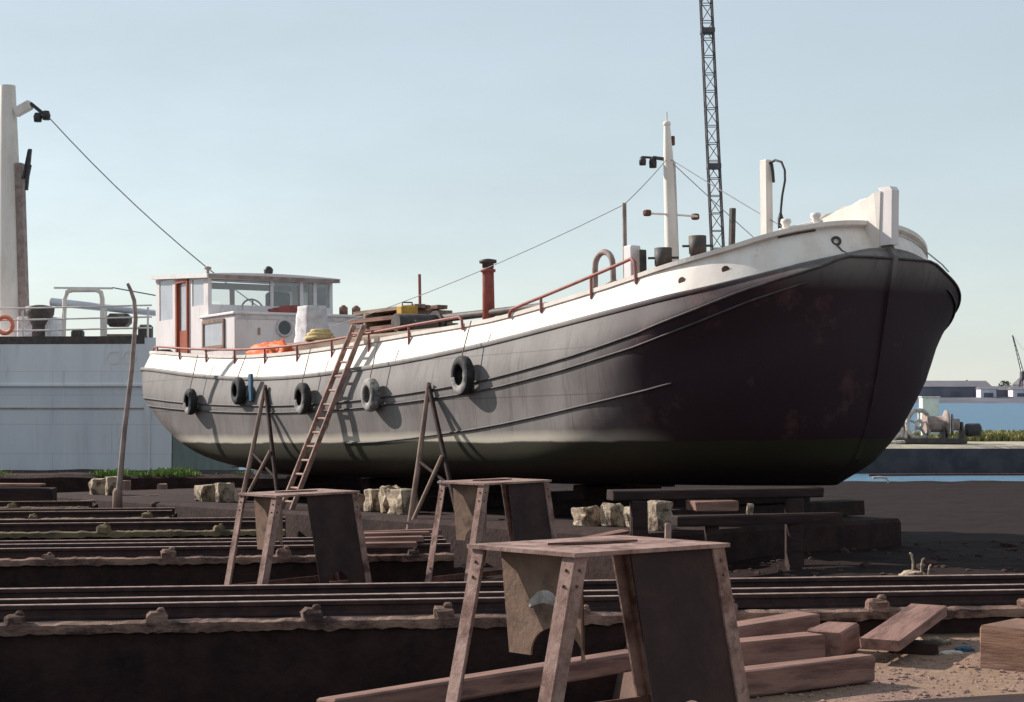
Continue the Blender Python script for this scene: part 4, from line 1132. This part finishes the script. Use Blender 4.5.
beam_thing((1.0, 10.1, -.15), (4.3, 11.05, -.15), .5, .06, M['timber_dark'], 'dark_strip', 'dark strip flat along the front edge of the gravel', 'plank')  # flat dark strip along the front of the gravel
o = lump(.07, .04, .025, seed=3, rough=.5).build('blue_rag', M['blue_cloth']); o.location = (3.47, 13.1, gz(3.47, 13.1)); tag(o, 'small blue rag by the big squared baulk', 'rag')
o = lump(.1, .03, .02, seed=6).build('pale_scrap', M['pale_paper']); o.location = (3.33, 12.95, gz(3.33, 12.95)); tag(o, 'pale scrap of litter beside the blue rag', 'litter')
o = lump(.16, .1, .05, seed=8).build('pale_scrap', M['block']); o.location = (3.3, 13.5, gz(3.3, 13.5)); tag(o, 'flat pinkish scrap behind the blue rag', 'litter')
# broken lump with three bent stubs
rt = empty('concrete_lump', (4.30, 18.3, gz(4.3, 18.3) + .02), 'white concrete lump with three bent stubs beyond the nearest rails', 'lump')
lump(.15, .1, .07, seed=2).build('lump_body', M['block'], rt)
for x, h, b_ in ((.0, .26, -.03), (.09, .20, .04), (.17, .13, .03)):
    MB().tube([(x, 0, .03), (x + .005, 0, h * .7), (x + b_ * .4, 0, h), (x + b_, 0, h + .015)], .012, 6).build('bent_stub', M['block'], rt)
# reddish planks strewn between the two middle trestles
for k in range(5):
    y = 20.2 + k * .75
    x = -1.75 + .12 * k * .3
    zt = [-.12, -.12, -.12, -.22, -.22][k] + .145
    beam_thing((x - .55, y - .1, zt), (x + .62, y + .05 + .05 * k, zt), .2, .055, M['timber'], 'strewn_plank', ['nearest thin plank strewn between the two rear trestles', 'second nearest thin plank strewn between the rear trestles', 'third thin plank strewn between the two rear trestles', 'fourth thin plank strewn behind the two rear trestles', 'farthest thin plank strewn behind the two rear trestles'][k], 'plank', 'planks strewn between the trestles')

# rubble and stones
def rubble(n, region, smin, smax, seed, label, m):
    rnd = random.Random(seed); mb = MB()
    for _ in range(n):
        x = rnd.uniform(region[0], region[1]); y = rnd.uniform(region[2], region[3])
        s = rnd.uniform(smin, smax) * (1 if rnd.random() < .85 else 2)
        b = bmesh.new(); bmesh.ops.create_icosphere(b, subdivisions=1, radius=s)
        for v in b.verts: v.co = Vector((v.co.x * rnd.uniform(.7, 1.4), v.co.y * rnd.uniform(.7, 1.4), v.co.z * rnd.uniform(.4, .8)))
        b.transform(Matrix.Translation((x, y, gz(x, y) + s * .15)))
        mb.bm(b)
    o = mb.build('rubble', m); return tag(o, label, 'rubble', kind='stuff')
rubble(2600, (.95, 5.5, 10.8, 13.8), .004, .014, 3, 'loose small gravel stones on the sunlit ground', M['gravel'])
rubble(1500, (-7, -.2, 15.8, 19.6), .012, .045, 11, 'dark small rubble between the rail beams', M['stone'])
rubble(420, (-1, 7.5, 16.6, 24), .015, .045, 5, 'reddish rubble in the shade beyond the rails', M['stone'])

# ------------------------------------------------------------------ left: bank, weeds, ship, bent pole
bank = MB()
n = 70; vs = []; fs = []
for i in range(n + 1):
    x = -34 + i * 32.0 / n
    j = noise.noise(Vector((x * .8, 0, 0))) * .05
    for yy, zz in ((40.4 + j, -.95), (40.35 + j, -.17 + j), (40.55, -.10 + j), (42.25, -.06 + j), (42.3, -1.3)):
        vs.append((x, yy, zz))
for i in range(n):
    for k in range(4): fs.append([i*5 + k, (i+1)*5 + k, (i+1)*5 + k + 1, i*5 + k + 1])
o = bank.add(vs, fs).build('quay_wall', M['concrete_dark']); tag(o, 'low dark quay wall with weeds on top beside the grey ship', 'wall')
def blades(region, n, h0, h1, seed, name, m, label, clump=None, zf=None, wd=.012):
    rnd = random.Random(seed); mb = MB(); vs = []; fs = []
    for _ in range(n):
        x = rnd.uniform(region[0], region[1]); y = rnd.uniform(region[2], region[3])
        k = 1.0
        if clump is not None:
            k = clump(x, y)
            if rnd.random() > k: continue
        h = rnd.uniform(h0, h1) * (.4 + .6 * k); a = rnd.uniform(0, 6.28); z = zf(x, y)
        dx, dy = math.cos(a) * wd * h / h1 * 1.5, math.sin(a) * wd * h / h1 * 1.5
        lx, ly = rnd.gauss(0, .25) * h, rnd.gauss(0, .25) * h
        o_ = len(vs)
        vs += [(x - dx, y - dy, z - .01), (x + dx, y + dy, z - .01), (x + lx * .4 + dx * .8, y + ly * .4 + dy * .8, z + h * .6), (x + lx * .4 - dx * .8, y + ly * .4 - dy * .8, z + h * .6), (x + lx, y + ly, z + h)]
        fs += [[o_, o_ + 1, o_ + 2, o_ + 3], [o_ + 3, o_ + 2, o_ + 4]]
    o = mb.add(vs, fs).build(name, m); return tag(o, label, 'grass', kind='stuff')
blades((-14.5, -5.0, 40.4, 41.4), 3400, .03, .20, 3, 'weeds', M['weed'], 'patchy green weeds along the quay wall beside the ship',
       clump=lambda x, y: max(.03, min(1, .02 + 1.9 * noise.noise(Vector((x * 1.1, y * .4, 2.3))))), zf=lambda x, y: -.12, wd=.03)
# weeds and moss along the distant beams
def zb(x, y): return gz(x, y) + .12
blades((-12, -4.5, 24.6, 36), 6000, .05, .14, 9, 'weeds', M['grass'], 'sparse yellowish weeds between the distant rail beams',
       clump=lambda x, y: max(0, min(1, .1 + 1.2 * noise.noise(Vector((x * .6, y * .8, 5))))), zf=zb, wd=.02)

# ship
SH = Vector((-8.65, 43.2, -1.2))
def ship():
    yaw = R(-5)
    root = empty('ship', SH, 'pale grey ship with white mast moored beyond the quay at left', 'ship', rz=yaw)
    # local: x negative to the left, y away
    Ls = 26.0; Bm = 7.0
    def ztop_(x): return 1.2 + 3.27 - .0 * x + .02 * (x)      # rail height falls to the left
    def hullpart(z0f, z1f, m, name, y0):
        mb = MB(); vs = []; fs = []; n = 26
        for i in range(n + 1):
            x = -Ls * i / n
            for zz in (z0f(x), z1f(x)):
                vs.append((x, y0, zz))
        for i in range(n): fs.append([i*2, i*2 + 1, i*2 + 3, i*2 + 2])
        # far side and ends
        o_ = len(vs)
        for i in range(n + 1):
            x = -Ls * i / n
            for zz in (z0f(x), z1f(x)): vs.append((x, Bm, zz))
        for i in range(n): fs.append([o_ + i*2, o_ + i*2 + 2, o_ + i*2 + 3, o_ + i*2 + 1])
        fs.append([0, o_, o_ + 1, 1]); e = n * 2
        fs.append([e, e + 1, o_ + e + 1, o_ + e])
        for i in range(n): fs.append([i*2 + 1, o_ + i*2 + 1, o_ + i*2 + 3, i*2 + 3])
        return mb.add(vs, fs).build(name, m, root)
    zst = lambda x: 3.25
    hullpart(lambda x: -1.0, zst, M['ship_low'], 'lower_hull', 0.0)
    up_ = hullpart(lambda x: zst(x) - .01, ztop_, M['ship'], 'upper_hull', -.025)
    # end bulkhead in the shade
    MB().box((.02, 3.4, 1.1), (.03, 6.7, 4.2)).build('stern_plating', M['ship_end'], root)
    # rubbing strakes and rust line
    MB().box((-13, -.045, 3.25), (26, .06, .07), None, .01).build('rubbing_strake', M['ship'], root)
    MB().box((-13.2, -.012, 2.66), (25, .03, .035)).build('hull_seam', M['mast_grey'], root)
    MB().box((-.62, -.02, 1.6), (.16, .05, 2.4)).build('hull_frame', M['ship_low'], root)
    # dark waterway and deck edge
    MB().box((-9.3, .12, 4.40), (17.2, .3, .20)).build('waterway', M['steel_dark'], root)
    MB().box((-13, 3.5, 4.3), (25.6, 6.6, .06)).build('deck', M['wood'], root)
    # rails
    r = empty_child = MB()
    z0 = 4.45
    for zz in (4.62, 4.9, 5.2):
        r.tube([(-.6, .25, zz + .1 - .0), (-6, .25, zz), (-16, .25, zz - .1)], .022, 6)
    rl = r.build('rail', M['white'], root)
    for k in range(11):
        x = -.7 - k * 1.1
        MB().tube([(x, .25, 4.35), (x, .25, 5.25 - .02 * k)], .03, 6).build('stanchion', M['white'], rl)
    # arch frame (davit)
    MB().tube([(-3.05, .6, 4.3), (-3.02, .6, 5.5), (-2.95, .6, 5.68), (-2.8, .6, 5.72), (-2.2, .6, 5.72), (-2.06, .6, 5.66), (-2.02, .6, 5.5), (-2.0, .6, 4.3)], .06, 8).bar((-3.3, .6, 5.78), (-1.75, .6, 5.76), .07, .05).build('arch_frame', M['white'], root)
    # stowed derrick boom
    MB().tube([(-3.6, 1.2, 5.45), (-.4, 1.0, 5.10)], [.11, .08], 10).build('derrick_boom', M['ship_low'], root)
    MB().box((-1.7, 1.0, 4.95), (.6, .5, .35), None, .1).build('winch', M['steel_dark'], root)
    MB().box((-2.7, .7, 4.55), (.3, .3, .3), None, .06).build('bollard', M['steel_dark'], root)
    MB().box((-.9, .7, 4.62), (.35, .3, .4), None, .06).build('bollard', M['steel_dark'], root)
    MB().box((-1.6, .8, 4.5), (.9, .3, .16), None, .04).build('hatch_batten', M['pole'], root)
    MB().box((-3.9, 1.2, 4.75), (.9, 1.0, .6), None, .05).build('deck_locker', M['cowl'], root)
    MB().lathe([(.2, 4.3), (.2, 4.8), (.36, 5.1), (.38, 5.3), (.1, 5.35)], (-3.75, .8, 0), 12).build('cowl_vent', M['steel_dark'], root)
    MB().torus((-4.45, .18, 4.80), (0, 1, 0), .21, .055, 24, 8).build('lifebuoy', M['lifebuoy'], root)
    # mast
    mroot = MB().tube([(-4.93, 1.8, 4.2), (-5.0, 1.8, 8.5), (-5.06, 1.8, 11.3)], [.36, .29, .2], 16).build('mast', M['white'], root)
    MB().bar((-4.5, 1.75, 4.2), (-4.7, 1.75, 9.2), .2, .28, bev=.02).build('mast_ladder_trunk', M['mast_grey'], mroot)
    for z, x in ((8.9, -4.4), (9.3, -4.42), (9.0, -4.48)):
        MB().box((x, 1.6, z), (.08, .1, .5), (0, .2, 0), .02).build('mast_fitting', M['lamp'], mroot)
    MB().bar((-4.43, 1.55, 8.45), (-4.33, 1.55, 9.55), .07, .09).build('mast_fitting', M['lamp'], mroot)
    MB().bar((-4.8, 1.7, 10.55), (-4.35, 1.6, 10.75), .16, .26, bev=.02).build('mast_bracket', M['white'], mroot)
    MB().bar((-4.35, 1.6, 10.78), (-3.98, 1.6, 10.48), .07, .09).lathe([(.10, -.14), (.12, 0), (.08, .1)], (-4.15, 1.6, 10.42), 10).lathe([(.10, -.12), (.12, 0), (.08, .12)], (-3.92, 1.6, 10.45), 10).build('mast_lamp', M['lamp'], mroot)
    pts = [Vector((-3.9, 1.6, 10.45)).lerp(Vector((2.4, 1.0, 5.0)), k / 10) - Vector((0, 0, 1.2 * (k/10) * (1 - k/10))) for k in range(11)]
    MB().tube(pts, .016, 5).build('stay_wire', M['wire'], mroot)
    MB().tube([(-1.75, .6, 5.78), (.6, .6, 5.35)], .018, 5).build('stay_wire', M['wire'], mroot)
    # faint raised name letters on the quarter
    cu = bpy.data.curves.new('name_lettering', 'FONT'); cu.body = 'CO'; cu.size = .52; cu.extrude = .004; cu.space_character = 1.15
    tmp = bpy.data.objects.new('tmp_text', cu); COL.objects.link(tmp)
    bpy.context.view_layer.update()
    me = bpy.data.meshes.new_from_object(tmp.evaluated_get(bpy.context.evaluated_depsgraph_get()))
    bpy.data.objects.remove(tmp)
    lo = bpy.data.objects.new('name_lettering', me); COL.objects.link(lo); lo.parent = root
    lo.rotation_euler = (R(90), 0, 0); lo.location = (-1.72, -.033, 3.78); me.materials.append(M['lettering'])
    return root
ship()

# bent pole
def bent_pole():
    b = Vector((-7.62, 32.9, -.62)); root = empty('bent_pole', b, 'tall thin bent pole standing before the grey ship', 'pole')
    pts = [(0, 0, 0), (.02, 0, .5), (.12, 0, 1.7), (.26, 0, 2.9), (.33, 0, 3.9), (.30, 0, 4.25), (.23, 0, 4.45), (.17, 0, 4.58)]
    MB().tube(pts, [.06, .058, .05, .046, .042, .04, .036, .03], 9).build('shaft', M['mast_grey'], root)
    MB().lathe([(.10, 0), (.095, .55), (.06, .62)], (0, 0, 0), 10).build('base_sleeve', M['pole'], root)
bent_pole()
beam_thing((-11.4, 36.0, -.10), (-9.9, 36.0, -.10), .3, .06, M['timber'], 'loose_board', 'pale board lying on the low dark pile at the left edge', 'board')
beam_thing((-11.4, 36.0, -.42), (-9.7, 36.1, -.42), .5, .5, M['timber_dark'], 'timber_baulk', 'dark baulk carrying the pale board at the left edge', 'timber')
for k, x in enumerate((-9.05, -8.2, -7.2)):
    beam_thing((x, 39.9, -.75), (x + .01, 39.9, -.2 - .08 * k), .2, .2, M['pole'], 'fender_pile', ['left pile against the quay wall', 'middle pile against the quay wall', 'right pile against the quay wall'][k], 'pile', None, up=(0, 1, 0))
# slack chain/wire lines along the slip at left
o = MB().tube([(-11.5, 34.2, -.42), (-9, 34.9, -.40), (-7.4, 35.6, -.3)], .025, 6).build('haul_cable', M['rail']); tag(o, 'pale slack haul cable running to the blocks by the bent pole', 'cable')

# ------------------------------------------------------------------ lattice mast behind the barge
def lattice():
    base = Vector((8.32, 66, 0.0)); root = empty('lattice_mast', base, 'tall dark lattice crane mast rising behind the foredeck', 'lattice mast')
    H = 30.0; w = .24; lean = Vector((-1.3 / 30, 0, 0))
    def pt(sx, sy, z): return Vector((sx * w * (1.0 - .006 * z), sy * w * (1.0 - .006 * z), z)) + lean * z
    cs = [(-1, -1), (1, -1), (1, 1), (-1, 1)]
    for a, b in cs: MB().tube([pt(a, b, 0), pt(a, b, H)], .034, 6).build('leg', M['lattice'], root)
    br = MB(); n = 44
    for k in range(n):
        z0, z1 = H * k / n, H * (k + 1) / n
        for i in range(4):
            a, b = cs[i], cs[(i + 1) % 4]
            br.tube([pt(*a, z0), pt(*b, z0)], .020, 4, cap=False)
            p, q = (a, b) if (k + i) % 2 else (b, a)
            br.tube([pt(*p, z0), pt(*q, z1)], .020, 4, cap=False)
    br.build('bracing', M['lattice'], root)
    for z in (5.4, 10.7, 16.0, 21.3, 26.6):
        MB().box(pt(0, 0, z) , (.54, .54, .2), None, .02).build('joint_collar', M['lattice'], root)
    MB().box((0, 0, -.2), (1.6, 1.6, .5), None, .05).build('foot', M['concrete_dark'], root)
# ------------------------------------------------------------------ right: quay across the basin
n = 60; vs = []; fs = []
for i in range(n + 1):
    x = 2 + i * 60.0 / n
    j = noise.noise(Vector((x * .5, 3, 0))) * .06
    for yy, zz in ((61.0, -2.0), (61.0 + j, -.12), (61.25, -.02 + j), (73.5 + j * 4, 0.02), (74.2, -1.6)): vs.append((x, yy, zz))
for i in range(n):
    for k in range(4): fs.append([i*5 + k, (i+1)*5 + k, (i+1)*5 + k + 1, i*5 + k + 1])
fs.append([0, 1, 2, 3, 4])
m_quay = mat('quay_top', (.30, .26, .20), (.20, .17, .14), 1.5, .95, .4)
mw = mat('quay_face', (.030, .030, .036), (.05, .045, .05), 1.0, .9, .4)
q = MB().add(vs, fs).build('quay', m_quay); q.data.materials.append(mw); tag(q, kind='structure')
for p in q.data.polygons:
    if p.center.y < 61.06 or p.center.y > 73.8: p.material_index = 1
blades((15.6, 24, 66, 73.4), 16000, .10, .34, 13, 'grass', M['grass'], 'strip of rough grass along the quay beyond the basin', zf=lambda x, y: 0.0, wd=.05,
       clump=lambda x, y: max(0, min(1, .75 + .6 * noise.noise(Vector((x * .5, y * .5, 1))))))
lattice()

def winch():
    root = empty('winch', (15.4, 63.2, 0), 'old winch with large pale gear wheel and dark drum on the quay', 'winch')
    fr = MB().box((.1, 0, .1), (2.6, .9, .2), None, .03)
    for x in (-.75, .55, 1.25): fr.plate([(x, -.35, .2), (x, .35, .2), (x, .12, .8), (x, -.12, .8)], (1, 0, 0), .08)
    fr.build('frame', M['steel_dark'], root)
    g = MB().torus((-.35, -.25, .72), (.45, -1, 0), .52, .085, 30, 8).torus((-.35, -.25, .72), (.45, -1, 0), .14, .07, 14, 6)
    ax = Vector((.45, -1, 0)).normalized(); e1 = Vector((1, .45, 0)).normalized()
    for k in range(5):
        a = 2 * math.pi * k / 5 + .3; d = e1 * math.cos(a) + Vector((0, 0, 1)) * math.sin(a)
        g.bar(Vector((-.35, -.25, .72)) + d * .12, Vector((-.35, -.25, .72)) + d * .5, .06, .1, up=tuple(ax))
    g.build('gear_wheel', M['winch_white'], root)
    MB().lathe([(.52, -.05), (.52, 0), (.3, .02), (.3, .7), (.52, .72), (.52, .78)], (.0, .1, .72), 22, (1, 0, 0)).build('drum', M['mast_grey'], root)
    MB().lathe([(.40, 0), (.40, .06), (.22, .08), (.22, .3)], (.92, .0, .70), 18, (1, -.2, 0)).build('brake_drum', M['mast_grey'], root)
    MB().lathe([(.22, 0), (.25, .06), (.25, .5), (.18, .56)], (1.45, 0, .5), 16, (1, 0, 0)).build('motor', M['lamp'], root)
    MB().box((-1.15, -.2, .4), (.5, .4, .5), None, .1).build('gear_case', M['winch_white'], root)
winch()
cab = empty('cabinet', (16.55, 67.5, 0), 'pale green steel cabinet standing behind the winch', 'cabinet')
MB().box((0, 0, .85), (.66, .6, 1.7), None, .02).build('cabinet_body', M['cabinet'], cab)
MB().box((0, -.306, .85), (.56, .012, 1.55), None, .004).build('cabinet_door', M['cabinet'], cab)
MB().box((0, 0, 1.72), (.74, .7, .05), None, .01).build('cabinet_roof', M['cowl'], cab)
c2 = empty('cabinet', (15.4, 68.5, 0), 'dark cabinet standing behind the winch, left of the pale one', 'cabinet')
MB().box((0, 0, .8), (1.0, .7, 1.6), None, .02).build('cabinet_body', M['lattice'], c2)
MB().box((0, -.36, .8), (.86, .02, 1.4), None, .004).build('cabinet_door', M['steel_dark'], c2)
beam_thing((13.6, 62.0, .06), (14.3, 62.0, .10), .3, .09, M['winch_white'], 'loose_board', 'pale board lying on the quay just left of the winch', 'board')
o = MB().tube([(10.6, 50.6, -.58), (13.0, 50.6, -.56), (15.3, 50.6, -.56)], .035, 6).build('mooring_pipe', M['rust']); tag(o, 'thin rusty pipe along the edge of the basin', 'pipe')
o = MB().tube([(10.55, 49.8, -.62), (10.75, 49.8, -.60), (10.95, 49.8, -.62), (11.02, 49.8, -.76)], .035, 6).build('bent_bracket', M['winch_white']); tag(o, 'small white bent bracket at the basin edge below the bow', 'bracket')

# ------------------------------------------------------------------ far shore
fs_ = MB(); vs = []; fs = []
n = 80
for i in range(n + 1):
    x = -700 + i * 1500 / n
    vs += [(x, 595 + 8 * noise.noise(Vector((x * .01, 0, 0))), -1.2), (x, 602, .9 + .5 * noise.noise(Vector((x * .03, 4, 0)))), (x, 800, 2.0), (x, 1500, 2)]
for i in range(n):
    for k in range(3): fs.append([i*4 + k, (i+1)*4 + k, (i+1)*4 + k + 1, i*4 + k + 1])
o = fs_.add(vs, fs).build('far_shore', M['far_bank']); tag(o, kind='structure')
def shed(x, y, w, d, h, m, label, gable=True):
    root = empty('shed', (x, y, .6), label, 'shed', 'sheds on the far shore')
    MB().box((0, 0, h / 2), (w, d, h)).build('wall', m, root)
    rh = min(w, d) * .14
    vs = [(-w/2 - .4, -d/2 - .4, h), (w/2 + .4, -d/2 - .4, h), (w/2 + .4, d/2 + .4, h), (-w/2 - .4, d/2 + .4, h), (-w/2 - .4, 0, h + rh), (w/2 + .4, 0, h + rh)]
    MB().add(vs, [[0, 1, 5, 4], [2, 3, 4, 5], [0, 4, 3], [1, 2, 5], [0, 3, 2, 1]]).build('roof', M['shed_roof'], root)
    k = max(1, int(w / 7))
    for i in range(k):
        MB().box((-w/2 + (i + .5) * w / k, -d/2 - .06, h * .3), (min(3.4, w / k * .6), .12, h * .55)).build('doorway', M['far_bank'], root)
shed(160, 622, 26, 16, 4.2, M['shed'], 'long low grey shed across the water next to the bow')
shed(143, 640, 20, 16, 4.6, M['shed'], 'grey shed across the water half hidden by the bow')
shed(178, 618, 12, 10, 3.0, M['shed'], 'small low dark shed between two larger ones across the water')
shed(169, 606, 5.5, 6, 3.4, M['shed_light'], 'small pale hut on the waterfront across the water')
shed(181.5, 608, 6.5, 6, 3.2, M['shed_light'], 'white hut on the waterfront left of the far crane')
shed(203, 628, 30, 20, 5.0, M['shed'], 'wide grey shed across the water behind the far crane')
shed(228, 622, 22, 18, 4.4, M['shed'], 'grey shed across the water at the right edge')
shed(110, 630, 34, 18, 4.6, M['shed'], 'long grey shed hidden behind the bow')
def far_tree(x, y, h, seed, label):
    rnd = random.Random(seed); root = empty('far_tree', (x, y, .8), label, 'tree', 'trees on the far shore')
    MB().tube([(0, 0, 0), (.2, 0, h * .35), (.1, 0, h * .6)], [.35, .25, .1], 6).build('trunk', M['far_tree'], root)
    vs = []; fs = []
    for _ in range(420):
        a, r_, z = rnd.uniform(0, 6.28), rnd.random() ** .5, rnd.uniform(.2, 1)
        rr = h * .55 * r_ * (1 - abs(z - .55) * 1.3)
        p = Vector((rr * math.cos(a), rr * math.sin(a), z * h)); s = h * .07
        q1 = Vector((rnd.gauss(0, s), rnd.gauss(0, s), rnd.gauss(0, s))); q2 = Vector((rnd.gauss(0, s), rnd.gauss(0, s), rnd.gauss(0, s)))
        k = len(vs); vs += [p, p + q1, p + q2]; fs.append([k, k+1, k+2])
    MB().add(vs, fs).build('crown', M['far_tree'], root)
for k, (x, y, h, l) in enumerate(((171, 640, 6.0, 'leftmost low tree showing above the far sheds'), (187, 645, 6.2, 'middle low tree showing above the far sheds'), (194, 645, 5.6, 'rightmost low tree showing above the far sheds'))): far_tree(x, y, h, k, l)
def far_crane():
    root = empty('harbour_crane', (184.5, 612, .8), 'dark harbour crane with raised jib on the far shore', 'crane')
    b = MB()
    for x in (-2.2, 2.2):
        for y in (-2, 2): b.bar((x, y, 0), (x * .5, y * .5, 6.5), .5, .5)
    b.box((0, 0, 6.6), (3.4, 3.4, .5)); b.build('portal', M['lattice'], root)
    MB().box((.4, 0, 8.2), (3.6, 2.6, 2.6), None, .2).build('machinery_house', M['lattice'], root)
    j = MB()
    p0, p1 = Vector((-.6, 0, 8.5)), Vector((-4.2, 0, 22.5))
    for o_ in (-.5, .5):
        j.bar(p0 + Vector((o_, 0, 0)), p1 + Vector((o_ * .2, 0, 0)), .22, .22)
    for k in range(9):
        a, c = k / 9, (k + 1) / 9
        j.bar(p0.lerp(p1, a) + Vector((-.5 * (1 - .8*a), 0, 0)), p0.lerp(p1, c) + Vector((.5 * (1 - .8*c), 0, 0)), .12, .12)
    j.build('jib', M['lattice'], root)
    MB().bar((1.2, 0, 9), (1.8, 0, 14.5), .3, .3).bar((1.8, 0, 14.5), (-4.2, 0, 22.5), .06, .06).build('gantry_stay', M['lattice'], root)
far_crane()
